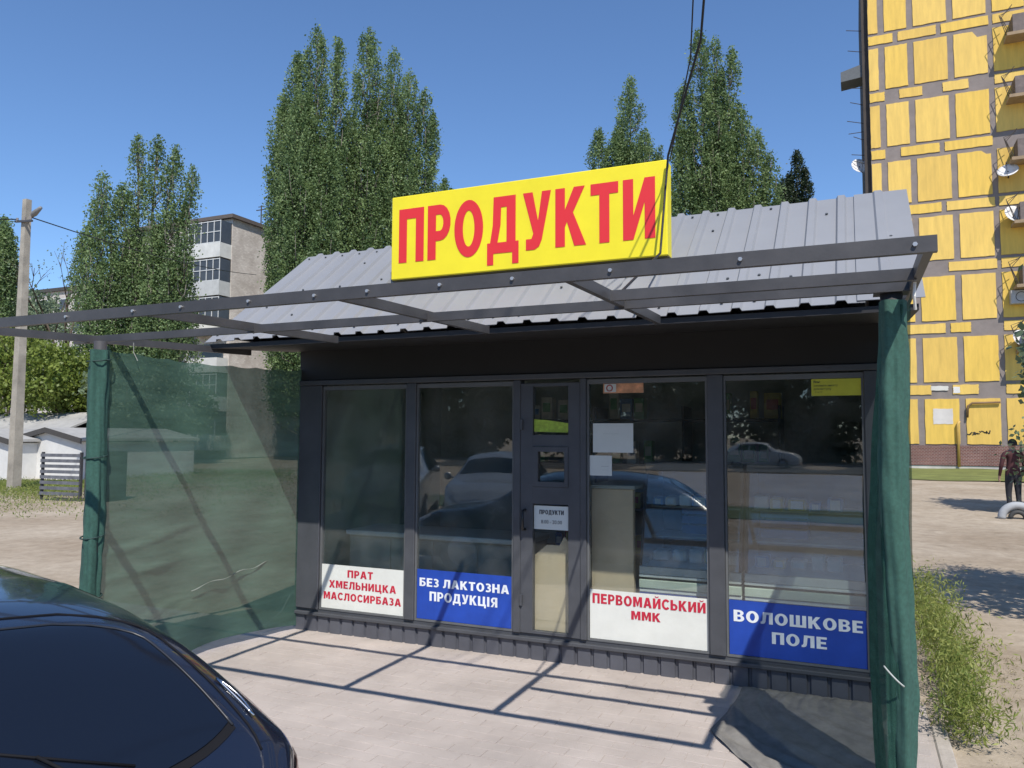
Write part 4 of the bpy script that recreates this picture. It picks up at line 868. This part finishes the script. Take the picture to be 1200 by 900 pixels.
# brick apartment block (axes parallel to the kiosk)
brick_l = mat('pale_brick', (0.46, 0.40, 0.34), 0.9, 0, 0.2, 2.5, 0.5, 8)
def brick_mat(name, c1, c2, cm, sc):
    M = bpy.data.materials.new(name); M.use_nodes = True; t = M.node_tree; n = t.nodes; L = t.links; p = n['Principled BSDF']; p.inputs['Roughness'].default_value = 0.9
    tc = n.new('ShaderNodeTexCoord'); mp = n.new('ShaderNodeMapping'); mp.inputs['Rotation'].default_value = (0, 0, 0); L.new(tc.outputs['Object'], mp.inputs['Vector'])
    sx = n.new('ShaderNodeSeparateXYZ'); L.new(mp.outputs[0], sx.inputs[0]); ad = n.new('ShaderNodeMath'); L.new(sx.outputs[0], ad.inputs[0]); L.new(sx.outputs[1], ad.inputs[1])
    cb = n.new('ShaderNodeCombineXYZ'); L.new(ad.outputs[0], cb.inputs[0]); L.new(sx.outputs[2], cb.inputs[1])
    br = n.new('ShaderNodeTexBrick'); br.inputs['Color1'].default_value = (*c1, 1); br.inputs['Color2'].default_value = (*c2, 1); br.inputs['Mortar'].default_value = (*cm, 1)
    br.inputs['Scale'].default_value = sc; br.inputs['Mortar Size'].default_value = 0.03; L.new(cb.outputs[0], br.inputs['Vector'])
    no = n.new('ShaderNodeTexNoise'); no.inputs['Scale'].default_value = 0.8; no.inputs['Detail'].default_value = 9; L.new(tc.outputs['Object'], no.inputs['Vector'])
    rp = n.new('ShaderNodeValToRGB'); rp.color_ramp.elements[0].position = .3; rp.color_ramp.elements[1].position = .7; rp.color_ramp.elements[0].color = (.68, .66, .64, 1); L.new(no.outputs['Fac'], rp.inputs['Fac'])
    mx = n.new('ShaderNodeMix'); mx.data_type = 'RGBA'; mx.blend_type = 'MULTIPLY'; mx.inputs[0].default_value = 1; L.new(br.outputs['Color'], mx.inputs[6]); L.new(rp.outputs[0], mx.inputs[7]); L.new(mx.outputs[2], p.inputs['Base Color'])
    MATS[name] = M; return M
brick_l = brick_mat('pale_brick', (0.76, 0.70, 0.63), (0.60, 0.53, 0.47), (0.60, 0.56, 0.52), 2.2)
dglass = mat('dark_window_glass', (0.06, 0.065, 0.07), 0.15, 0, 0.2, 1, spec=0.6)
wframe = mat('white_frame', (0.60, 0.61, 0.60), 0.5, 0, 0.08, 2)
AC = at_d(273, 256, 58.0); AX, AY, AZ = AC.x, AC.y, AC.z
ALX = at_y(150, 300, AY).x
AB = thing('apartment_block', 'pale brick apartment block with glazed balconies behind the poplars at left', 'building', (AX, AY, 0))
q = MB(); q.box(ALX, AX-0.0, AY+0.0, AY+12.5, 0, AZ); q.build('wall', brick_l, AB)
q = MB(); q.box(ALX-.3, AX+0.25, AY-0.3, AY+12.8, AZ+0.002, AZ+0.28); rf_ = q.build('roof_edge', mat('roof_edge_dark', (0.12, 0.10, 0.09), .8), AB)
q = MB(); q.tube([(AX-.2, AY+3.2, AZ+.28), (AX-.2, AY+3.2, AZ+1.9)], 0.05, 6); q.bar((AX-.7, AY+3.2, AZ+1.55), (AX+.3, AY+3.2, AZ+1.55), 0.06, 0.06); q.bar((AX-.5, AY+3.2, AZ+1.8), (AX+.1, AY+3.2, AZ+1.8), 0.05, 0.05); q.build('antenna', dtrim, rf_)
FH = 2.83
for col_i, (bx0, bx1) in enumerate(((AX-3.25, AX-0.05),)):
    for k in range(6):
        zt_ = AZ-0.25-FH*k; zb_ = zt_-FH
        if zb_ < -0.5: continue
        B = MB(); B.box(bx0, bx1, AY-1.15, AY-0.002, zb_-0.02, zb_+0.12); B.box(bx0, bx1, AY-1.15, AY-1.07, zb_+0.122, zb_+1.05); B.box(bx1-0.06, bx1, AY-1.068, AY-0.002, zb_+0.122, zb_+1.05); B.box(bx0, bx0+0.06, AY-1.068, AY-0.002, zb_+0.122, zb_+1.05)
        bal = B.build('balcony', mat('balcony_parapet_%d' % (k % 3), ((0.62, 0.62, 0.59), (0.50, 0.51, 0.50), (0.66, 0.64, 0.58))[k % 3], .8, 0, .12, 2), AB)
        if (k+col_i) % 4 != 3:
            G = MB(); G.box(bx0+.02, bx1-.02, AY-1.09, AY-1.07, zb_+1.055, zt_-0.12); G.box(bx1-.04, bx1-.02, AY-1.06, AY-.01, zb_+1.055, zt_-.12); G.build('glazing', dglass, bal)
            FR = MB()
            for i in range(6):
                xx = bx0+.02+(bx1-bx0-.04)*i/5; FR.box(xx-.03, xx+.03, AY-1.13, AY-1.10, zb_+1.055, zt_-.12)
            for zz in (zb_+1.06, zb_+1.85, zt_-.2): FR.box(bx0+.02, bx1-.02, AY-1.134, AY-1.131, zz, zz+.06)
            tag(FR.build('glazing_bars', wframe, bal), kind='stuff')
        else:
            G = MB(); G.box(bx0+.5, bx1-.5, AY-0.03, AY-.004, zb_+.9, zb_+2.2); G.build('balcony_window', dglass, bal)
    for k in range(6):
        zb_ = AZ-0.25-FH*(k+1); wx = bx0-2.4
        q = MB(); q.box(wx, wx+1.5, AY-0.06, AY-0.003, zb_+.85, zb_+2.25); wf = q.build('window', wframe, AB)
        for a_, b_ in ((wx+.08, wx+.7), (wx+.8, wx+1.42)):
            q = MB(); q.box(a_, b_, AY-.075, AY-.062, zb_+.93, zb_+2.17); q.build('pane', dglass, wf)
# far pale block
p = at_d(36, 345, 95); p2 = at_y(90, 340, p.y)
FB = thing('apartment_block', 'distant pale five storey block left of the wide poplar', 'building', (p.x, p.y, 0))
q = MB(); q.box(p.x-22, p2.x+6, p.y, p.y+12, 0, p.z); q.build('wall', mat('pale_panel_wall', (0.50, 0.46, 0.42), .9, 0, .15, 1.2), FB)
q = MB(); q.box(p.x-22.3, p2.x+6.3, p.y-.3, p.y+12.3, p.z+.002, p.z+.4); q.build('roof_edge', dtrim, FB)
for k in range(5):
    for i in range(9):
        wx = p.x-13+2.6*i; zz = p.z-2.3-2.85*k
        q = MB(); q.box(wx, wx+1.4, p.y-.04, p.y-.003, zz, zz+1.4); wf = q.build('window', wframe, FB)
        q = MB(); q.box(wx+.12, wx+1.28, p.y-.06, p.y-.042, zz+.12, zz+1.28); q.build('pane', dglass, wf)

# ================================================================== YELLOW TOWER BLOCK
YC = at_d(1022, 230, 40.0); YX, YY = YC.x, YC.y
ywall = mat('bare_grey_render', (0.235, 0.20, 0.185), 0.9, 0, 0.16, 1.5, 0.3, 6)
ypan = [mat('yellow_cladding_%d' % i, c, 0.75, 0, 0.13, 1.0, 0.15, 5, detail=9) for i, c in enumerate(((0.74, 0.49, 0.095), (0.70, 0.46, 0.105), (0.755, 0.51, 0.125)))]
for M in ypan:      # rain streaks run down the boards
    t_ = M.node_tree; no_ = [x for x in t_.nodes if x.type == 'TEX_NOISE'][0]; mp_ = t_.nodes.new('ShaderNodeMapping'); mp_.inputs['Scale'].default_value = (5.5, 5.5, 0.7)
    src_ = no_.inputs['Vector'].links[0].from_socket; t_.links.new(src_, mp_.inputs['Vector']); t_.links.new(mp_.outputs[0], no_.inputs['Vector'])
YB_ = thing('tower_block', 'tall tower block clad in yellow panels with grey joints at right', 'building', (YX, YY, 0))
q = MB(); q.box(YX, YX+26, YY, YY+14, 0, 29); q.build('wall', ywall, YB_)
def ysx(px_, py=80): return at_y(px_, py, YY).x
def ysz(py, px_=1092): return at_y(px_, py, YY).z
cols_ = [(1018.5, 1029.5), (1037, 1063.5), (1071, 1110.5), (1118, 1157.5), (1164.5, 1203), (1210, 1250)]
cx_ = [(ysx(a)+.01, ysx(b)) for a, b in cols_]; cx_[0] = (YX+.02, cx_[0][1])
Pz = (ysz(46)-ysz(468))/6.0
rows_ = [(ysz(520)-.01+Pz*k, ysz(468)+.01+Pz*k) for k in range(9)]
strips_ = [(ysz(462)-.02+Pz*k, ysz(452)+.02+Pz*k) for k in range(8)]
rr = random.Random(11)
def ragged(x0, x1, z0, z1, notch=False):
    n = 7; j = lambda s=0.014: rr.uniform(-s, s)
    pts = [(x0+(x1-x0)*i/n, z0+j()) for i in range(n)] + [(x1+j(.012), z0+(z1-z0)*i/n) for i in range(n)] + [(x1-(x1-x0)*i/n, z1+j()) for i in range(n)] + [(x0+j(.012), z1-(z1-z0)*i/n) for i in range(n)]
    if notch:
        c = rr.choice((0, 1, 2, 3)); fx = rr.uniform(.15, .45); fz = rr.uniform(.15, .4)
        w_, h_ = x1-x0, z1-z0
        def cut(p):
            x, z = p
            if c == 0 and x < x0+w_*fx and z < z0+h_*fz: return (x0+w_*fx+j(.05), z) if x-x0 > (z-z0)*.9 else (x, z0+h_*fz+j(.04))
            if c == 1 and x > x1-w_*fx and z < z0+h_*fz: return (x, z0+h_*fz+j(.05)) if z > z0+.15 else (min(x, x1-w_*fx)+j(.05), z)
            if c == 2 and x > x1-w_*fx and z > z1-h_*fz: return (x, z1-h_*fz*rr.uniform(.6, 1)) if z < z1-.1 else (x, z1-h_*fz*.5+j(.05))
            if c == 3 and x < x0+w_*fx and z > z1-h_*fz: return (x, z1-h_*fz*.6+j(.05))
            return (x, z)
        pts = [cut(p_) for p_ in pts]
    return pts
for k, (z0_, z1_) in enumerate(rows_):
    for i, (xa, xb) in enumerate(cx_):
        q = MB(); q.prism(ragged(xa, xb, z0_, z1_, (k, i) in ((4, 3), (6, 3))), 'y', YY-0.035-rr.uniform(0, .006), YY-0.002); q.build('panel', ypan[rr.randrange(3)], YB_)
for k, (z0_, z1_) in enumerate(strips_):
    for xa, xb in ((YX+.02, ysx(1047)), (ysx(1053), ysx(1098)), (ysx(1104), ysx(1160)), (ysx(1165), ysx(1215))):
        if rr.random() < 0.06: continue
        if rr.random() < 0.15: xb = xa+(xb-xa)*rr.uniform(.4, .7)
        q = MB(); q.prism(ragged(xa, xb, z0_, z1_), 'y', YY-0.035-rr.uniform(0, .006), YY-0.002); q.build('strip_panel', ypan[rr.randrange(3)], YB_)
bm_ = brick_mat('maroon_tile', (0.22, 0.085, 0.07), (0.15, 0.055, 0.05), (0.33, 0.27, 0.24), 3.5)
q = MB(); q.box(YX-.05, YX+26, YY-.10, YY-.003, ysz(545), ysz(522)); q.build('tiled_base', bm_, YB_)
q = MB(); q.box(YX-.05, YX+26, YY-.06, YY-.003, -0.05, ysz(545)-.003); q.build('footing', mat('footing', (0.48, 0.45, 0.41), .9, 0, .25, .8), YB_)
q = MB(); z_ = ysz(521); q.tube([(ysx(1122, 500), YY-.16, 0.3), (ysx(1122, 500), YY-.16, z_+1.0), (ysx(1124, 500), YY-.16, z_+1.15)], 0.06, 8); q.build('gas_pipe', mat('pipe_yellow', (0.60, 0.38, 0.10), .6), YB_, True)
q = MB(); zz = ysz(473); q.tube([(ysx(1133, 480), YY-.14, zz-.7), (ysx(1134, 480), YY-.14, zz-.15), (ysx(1139, 480), YY-.14, zz), (ysx(1172, 480), YY-.14, zz+.02)], 0.05, 8); q.build('gas_pipe', mat('pipe_brown', (0.20, 0.12, 0.06), .6), YB_, True)
for px_, py_, w_, h_, c in ((1105, 488, .85, .75, (0.62, 0.58, 0.55)), (1101, 455, .75, .22, (0.62, 0.60, 0.55)), (1121, 457, .28, .3, (0.7, 0.68, 0.66))):
    q = MB(); x = ysx(px_, py_); z = ysz(py_, px_); q.prism(ragged(x-w_/2, x+w_/2, z-h_/2, z+h_/2), 'y', YY-.050, YY-.044); q.build('paint_patch', mat('patch_%d' % px_, c, .9, 0, .1, 2), YB_)
q = MB(); x = ysx(1146, 507); z = ysz(507, 1146)
for i in range(16):
    a_ = x-.45+.06*i+rr.uniform(-.05, .05); q.bar((a_, YY-.0475, z+rr.uniform(-.12, .10)), (a_+rr.uniform(.02, .14), YY-.0475, z+rr.uniform(-.12, .14)), 0.004, 0.05)
tag(q.build('graffiti', mat('graffiti_black', (0.03, 0.028, 0.025), .8), YB_), kind='stuff')
# left flank: brackets, boxes and bars seen edge-on
flank = mat('flank_dark', (0.06, 0.05, 0.045), .85, 0, .2, 2)
q = MB(); q.box(YX-.30, YX-.003, YY+.25, YY+10, 0.5, 28); q.build('balcony_stack', flank, YB_)
for py_, w_, h_ in ((80, 1.15, .75),):
    z = ysz(py_, 1015); q = MB(); q.prism([(YX-1.35, z-.35), (YX-.3, z-.25), (YX-.3, z+.45), (YX-1.35, z+.18)], 'y', YY+.4, YY+1.6); q.build('balcony_hood', mat('hood_grey', (0.10, 0.11, 0.12), .6), YB_)
for py_ in (30, 55, 98, 118, 140, 150, 160, 178, 188):
    z = ysz(py_, 1015); q = MB(); q.tube([(YX-.3, YY+.5, z), (YX-rr.uniform(.7, 1.1), YY+.45, z+rr.uniform(-.05, .25))], 0.02, 5); q.build('drying_bar', flank, YB_)
# balconies at the right, near the picture edge
for k in range(9):
    z = ysz(52, 1180) - Pz*k
    if z < 3: continue
    x0_ = ysx(1176, 52); B = MB(); B.box(x0_, x0_+3.4, YY-1.0, YY-.04, z, z+.15); sl2 = B.build('balcony_slab', mat('slab_tan', (0.33, 0.24, 0.15), .9, 0, .2, 2), YB_)
    B = MB(); B.box(x0_+.25, x0_+3.3, YY-.98, YY-.94, z+.152, z+1.0); B.box(x0_+.25, x0_+.29, YY-.938, YY-.042, z+.152, z+1.0); B.build('parapet', mat('parapet_dark', (0.16, 0.13, 0.12), .8, 0, .3, 3), sl2)
    for j in range(3):
        B = MB(); B.tube([(x0_+.1, YY-.95+.3*j, z+.16), (x0_+.05-.25, YY-.95+.3*j, z+.95+.2*j), (x0_+.25, YY-.95+.3*j, z+1.5)], 0.018, 5); B.build('rack_bar', flank, sl2)
def dish(px_, py_, r, label, off=0.55, facing=(0.35, -0.85, 0.38)):
    c = at_y(px_, py_, YY-off); Dd = thing('satellite_dish', label, 'satellite dish', (c.x, YY-.04, c.z-.25), 'satellite dishes on the tower block')
    n_ = Vector(facing).normalized(); a = n_.cross(Vector((0, 0, 1))).normalized(); b = a.cross(n_)
    q = MB(); R_ = [0, .35, .7, 1.0]; vs_ = []; fs_ = []
    for side in (0, 1):
        for i_, rr_ in enumerate(R_):
            for t in range(20): vs_.append(c + (a*math.cos(t*PI/10)+b*math.sin(t*PI/10))*r*rr_ - n_*(.16*r*(1-rr_*rr_)*1.6 + side*.012))
        o_ = side*80
        fs_ += [(o_+i_*20+t, o_+i_*20+(t+1) % 20, o_+(i_+1)*20+(t+1) % 20, o_+(i_+1)*20+t) for i_ in range(3) for t in range(20)]
    fs_ += [(60+t, 60+(t+1) % 20, 140+(t+1) % 20, 140+t) for t in range(20)]
    q.add(vs_, fs_); q.build('reflector', mat('dish_white', (0.70, 0.68, 0.66), .5), Dd, True)
    q = MB(); q.tube([c-n_*.2*r, Vector((c.x+.1, YY-.04, c.z-.25))], 0.03, 6); q.build('mount', flank, Dd)
    q = MB(); q.tube([c-b*r*.95, c+n_*r*.9], 0.012, 5); q.tube([c+n_*r*.85, c+n_*r*1.0], 0.04, 6); q.build('feed_arm', flank, Dd)
dish(1189, 250, .45, 'round white satellite dish facing left on the yellow wall at the right edge')
dish(1181, 199, .45, 'white satellite dish with shaded bowl, above the round one on the yellow wall', facing=(-0.2, -0.7, 0.55))
dish(1199, 396, .45, 'satellite dish lowest on the yellow wall, cut by the right edge')
c_ = at_d(1008, 194, 41.0); YYs = YY; YY = c_.y+.5
dish(1008, 194, .45, 'white satellite dish on the dark flank of the tower block above the roof', .5); YY = YYs
# air conditioner at the right edge
p = at_y(1194, 345, YY-.3); Ac = thing('air_conditioner', 'grey air conditioner box on the yellow wall at the right edge', 'air conditioner', (p.x, YY-.05, p.z))
q = MB(); q.box(p.x-.35, p.x+.5, YY-.42, YY-.05, p.z-.45, p.z+.2, .02); q.build('case', mat('ac_grey', (0.42, 0.41, 0.40), .6), Ac)
q = MB(); q.tube([(p.x+.08+.22*math.cos(t), YY-.425, p.z-.12+.22*math.sin(t)) for t in np.linspace(0, 2*PI, 21)], .015, 5); q.build('fan_ring', flank, Ac)
# grass verge before the tower
lawn = mat('lawn', (0.15, 0.17, 0.045), .95, 0, .35, 1.2, .6, 15)
q = MB(); a = at_z(1060, 561, 0.0); q.grid(lambda u, v: (YX-30+60*u, a.y+(YY-.1-a.y)*v+.15*math.sin(u*60), 0.24*v+0.02*math.sin(u*90+v*7)-.02), 120, 10); tag(q.build('lawn', lawn, smooth=True), kind='structure')

# ================================================================== RIGHT FOREGROUND: weeds, person, tyre
wc = []; wt = []; ws = []
for i in range(230):
    t = rng.uniform(0, 1)**1.1; y = -0.55+4.0*t; x = 5.06+abs(rng.normal(0, .115))+0.03*math.sin(y*3)
    hgt = rng.uniform(.15, .52)*(1-.45*max(0, (x-5.2)/.45))
    n = 60; k = rng.uniform(0, 1, n); ln = rng.normal(0, .09, 2)
    c = np.stack([x+ln[0]*k+rng.normal(0, .03, n)*(1+k), y+ln[1]*k+rng.normal(0, .03, n)*(1+k), hgt*k+.005], 1); wc.append(c); wt.append(rng.uniform(.1, .9)+rng.uniform(-.3, .3, n)); ws.append(rng.uniform(.008, .030, n))
WE = tag(bpy.data.objects.new('weeds', None), 'tall light green weeds growing along the right side of the kiosk', 'weeds'); 
bpy.data.objects.remove(WE)
lw_ = leaf_mat('weed_leaves', (0.13, 0.19, 0.035), (0.36, 0.38, 0.11), .4)
wo_ = leaves_obj('weeds', np.concatenate(wc), np.concatenate(ws), np.concatenate(wt), lw_, None, .20, 0.9)
tag(wo_, 'tall light green weeds growing along the right side of the kiosk', 'weeds', kind='stuff')
gc = []; gt = []; gs = []
for i in range(2400):
    a = at_z(rng.uniform(-20, 100), 566+rng.exponential(7), -0.03) if i < 1300 else at_z(rng.uniform(100, 345), 552+rng.exponential(9), -0.03)
    n = 16; gc.append(np.array(a)[None, :]+rng.normal(size=(n, 3))*np.array([.25, .25, .05])+np.array([0, 0, .07])); gt.append(rng.uniform(0, .8)+rng.uniform(-.2, .2, n)); gs.append(rng.uniform(.015, .045, n))
tag(leaves_obj('grass_tufts', np.concatenate(gc), np.concatenate(gs), np.concatenate(gt), lw_, None, .3, 1.0), 'patchy grass along the foot of the garages and pole', 'grass', kind='stuff')
gc = []; gt = []; gs = []
for i in range(160):
    a = at_z(rng.uniform(1085, 1200), 770+rng.exponential(40), -0.03); n = 8
    gc.append(np.array(a)[None, :]+rng.normal(size=(n, 3))*np.array([.02, .02, .008])); gt.append(rng.uniform(0, 1, n)); gs.append(rng.uniform(.004, .012, n))
tag(leaves_obj('dry_grass_bits', np.concatenate(gc), np.concatenate(gs), np.concatenate(gt), leaf_mat('dry_bits', (0.16, 0.12, 0.07), (0.34, 0.30, 0.16), .1), None, .3), 'dry grass bits scattered on the dirt right of the kiosk', 'grass', kind='stuff')

# half tyre set in the ground
p = at_z(1193, 607, -0.03); HT = thing('half_tyre', 'pale painted half tyre set upright in the dirt beside the person', 'tyre', p)
q = MB(); q.tube([(p.x+.30*math.cos(t), p.y, p.z+.27*math.sin(t)) for t in np.linspace(-.1, PI+.1, 18)], .085, 10); q.build('tread', mat('tyre_pale', (0.36, 0.37, 0.38), .7), HT, True)
q = MB(); q.tube([(p.x+.14*math.cos(t), p.y-.02, p.z+.13*math.sin(t)) for t in np.linspace(0, PI, 14)], .05, 8); q.build('inner_rim', mat('tyre_dark', (0.05, 0.05, 0.05), .7), HT, True)
# person, back turned, in the shade of the tree
def skin_mesh(nodes, edges, name, sub=2):
    me = bpy.data.meshes.new(name); me.from_pydata([n_[0] for n_ in nodes], edges, []); o = bpy.data.objects.new(name, me); col.objects.link(o)
    m1 = o.modifiers.new('s', 'SKIN'); m2 = o.modifiers.new('b', 'SUBSURF'); m2.levels = m2.render_levels = sub
    for i, n_ in enumerate(nodes): me.skin_vertices[0].data[i].radius = n_[1]
    me.skin_vertices[0].data[0].use_root = True
    dg = bpy.context.evaluated_depsgraph_get(); out = bpy.data.meshes.new_from_object(o.evaluated_get(dg)); bpy.data.objects.remove(o); return out
pp = at_z(1189, 603, -0.03)
nodes = [((0, 0, .92), (.155, .115)), ((0, 0, 1.10), (.135, .10)), ((0, .01, 1.28), (.165, .115)), ((0, .01, 1.40), (.12, .09)), ((0, 0, 1.47), (.055, .055)), ((0, -.01, 1.55), (.075, .085)), ((0, -.01, 1.63), (.078, .092)),
         ((-.09, 0, .85), (.095, .10)), ((-.10, .0, .48), (.06, .065)), ((-.105, .02, .10), (.042, .05)), ((-.11, -.11, .035), (.045, .03)),
         ((.09, 0, .85), (.095, .10)), ((.10, -.02, .48), (.06, .065)), ((.11, .03, .10), (.042, .05)), ((.12, -.10, .035), (.045, .03)),
         ((-.19, .01, 1.37), (.06, .06)), ((-.25, .02, 1.12), (.046, .046)), ((-.24, -.09, .90), (.034, .034)), ((-.235, -.12, .82), (.030, .018)),
         ((.19, .01, 1.37), (.06, .06)), ((.26, .02, 1.12), (.046, .046)), ((.25, -.08, .90), (.034, .034)), ((.245, -.11, .82), (.030, .018))]
edges_ = [(0,1),(1,2),(2,3),(3,4),(4,5),(5,6),(0,7),(7,8),(8,9),(9,10),(0,11),(11,12),(12,13),(13,14),(3,15),(15,16),(16,17),(17,18),(3,19),(19,20),(20,21),(21,22)]
for s_, base in ((-1, 18), (1, 22)):   # fingers and thumb
    bx, by, bz = nodes[base][0]
    for f_ in range(4):
        i0 = len(nodes); nodes.append(((bx+.004*s_, by+.022-.015*f_, bz-.05), (.009, .009))); nodes.append(((bx-.006*s_, by+.02-.016*f_, bz-.085-.012*(f_ in (1, 2))), (.008, .008))); edges_ += [(base, i0), (i0, i0+1)]
    i0 = len(nodes); nodes.append(((bx-.01*s_, by-.045, bz-.015), (.010, .010))); nodes.append(((bx-.015*s_, by-.06, bz-.05), (.009, .009))); edges_ += [(base, i0), (i0, i0+1)]
me = skin_mesh(nodes, edges_, 'body')
PE = thing('person', 'person in a maroon jacket and dark trousers standing in the shade at right', 'person', pp)
for m_ in (mat('trousers_dark', (0.018, 0.018, 0.024), .8), mat('jacket_maroon', (0.060, 0.016, 0.018), .8), mat('skin', (0.40, 0.24, 0.17), .6), mat('shoe', (0.02, 0.018, 0.016), .6)): me.materials.append(m_)
for f in me.polygons:
    c = f.center; f.use_smooth = True
    f.material_index = 3 if c.z < .085 else (2 if (c.z > 1.45 or (abs(c.x) > .2 and c.z < .87 and c.z > .6)) else (0 if c.z < .90 and abs(c.x) < .2 else 1))
bo = bpy.data.objects.new('body', me); col.objects.link(bo); bo.parent = PE
q = MB(); q.grid(lambda u, v: (.092*math.sin(PI*v*.62)*math.cos(2*PI*u), .008+.108*math.sin(PI*v*.62)*math.sin(2*PI*u)+.012, 1.605+.115*math.cos(PI*v*.62)), 24, 14)
o = q.build('hair', mat('hair_dark', (0.02, 0.015, 0.012), .7), None, True); o.parent = PE
q = MB()
for sx in (-.03, .03): q.tube([(sx, -.098, 1.595), (sx, -.104, 1.595)], .010, 8)
o = q.build('eyes', mat('eye_dark', (0.03, 0.02, 0.02), .3), None, True); o.parent = PE; tag(o, kind='stuff')
q = MB(); q.tube([(0, -.095, 1.60), (0, -.115, 1.565), (0, -.10, 1.555)], [.008, .014, .008], 8); o = q.build('nose', MATS['skin'], None, True); o.parent = PE
q = MB(); q.tube([(-.022, -.096, 1.528), (0, -.101, 1.526), (.022, -.096, 1.528)], .006, 6); o = q.build('mouth', mat('lips', (0.3, 0.1, 0.09), .6), None, True); o.parent = PE
for sx in (-1, 1):
    q = MB(); q.tube([(sx*.080, 0, 1.62), (sx*.092, .008, 1.595), (sx*.080, .002, 1.565)], [.008, .014, .008], 8); o = q.build('ear', MATS['skin'], None, True); o.parent = PE
PE.rotation_euler = (0, 0, math.radians(200))

# ================================================================== GOODS in the shop
gr = random.Random(5)
ORD = ('first', 'second', 'third', 'fourth', 'fifth', 'sixth', 'seventh', 'eighth', 'ninth', 'tenth', 'eleventh', 'twelfth', 'thirteenth', 'fourteenth', 'fifteenth', 'sixteenth', 'seventeenth', 'eighteenth')
GNM = ('red', 'cream', 'blue', 'yellow', 'green', 'white')
gcol = [(0.5, 0.08, 0.06), (0.6, 0.55, 0.45), (0.08, 0.2, 0.45), (0.55, 0.42, 0.08), (0.12, 0.32, 0.12), (0.62, 0.62, 0.6)]
for z in (0.526, 0.976, 1.426, 1.876):
    x = 1.28; cnt = 0
    while x < 3.8:
        w_ = gr.uniform(.07, .16); h_ = gr.uniform(.14, .30); k = gr.randrange(6)
        if gr.random() < 0.75 and z+h_ < 2.3 and not any(abs(x+w_/2-u) < .12 for u in (2.11, 3.01)):
            o = thing('carton', GNM[k]+' carton on the '+{0.526: 'lowest', 0.976: 'second lowest', 1.426: 'second highest', 1.876: 'highest'}[z]+' back shelf, '+ORD[cnt]+' from its left end', 'carton', (x, 2.12, z), 'goods on the back shelves')
            q = MB(); q.box(x, x+w_, 2.12, 2.12+.12, z, z+h_, .004); q.build('box', mat('goods_%d' % k, gcol[k], .5, 0, .3, 9), o)
            q = MB(); q.box(x+w_*.15, x+w_*.85, 2.116, 2.1195, z+h_*.35, z+h_*.75); q.build('label_patch', mat('goods_%d' % ((k+3) % 6), gcol[(k+3) % 6], .5, 0, .3, 9), o); cnt += 1
        x += w_+gr.uniform(.01, .08)
for fx0, fx1 in ((3.10, 3.76), (3.86, 4.58)):
    for z in (0.74, 1.164):
        x = fx0; cnt = 0
        while x < fx1-.1:
            w_ = gr.uniform(.08, .13); k = gr.choice((1, 2, 5, 5, 3)); h_ = gr.uniform(.05, .11)
            o = thing('cheese_pack', GNM[k]+' dairy pack on the '+('lower' if z < 1 else 'upper')+' level of the '+('fridge by the door' if fx0 < 3.5 else 'rightmost fridge')+', '+ORD[cnt]+' from left', 'pack', (x, .5, z), 'dairy packs in the fridges')
            q = MB(); q.box(x, x+w_, .42, .58, z+.001, z+h_, .01); q.build('wrapper', mat('goods_%d' % k, gcol[k], .5, 0, .3, 9), o)
            q = MB(); q.box(x+.02, x+w_-.02, .4165, .4195, z+.015, z+h_-.012); q.build('price_tag', paper, o); cnt += 1
            x += w_+gr.uniform(.01, .05)

# ================================================================== FAR WOOD closing the horizon
fc = []; ft = []
for i in range(420):
    x = -190+380*i/420+rng.normal(0, 1.5); y = 150+12*math.sin(i*.13)+rng.normal(0, 4); h = 6+3*math.sin(i*.31)+2*math.sin(i*.77)
    n = 46; c = np.stack([x+rng.normal(0, 1.3, n), y+rng.normal(0, 1.5, n), np.abs(rng.uniform(0, 1, n))*h], 1); fc.append(c); ft.append(rng.uniform(.1, .8)+rng.uniform(-.15, .15, n))
fw_ = leaves_obj('far_wood', np.concatenate(fc), rng.uniform(.35, .75, 46*420), np.concatenate(ft), lp_dark, None)
tag(fw_, 'far band of trees along the horizon', 'wood', kind='stuff')
0 and print('TRIS', sum(len(o.data.polygons)*2 for o in bpy.data.objects if o.type == 'MESH'))
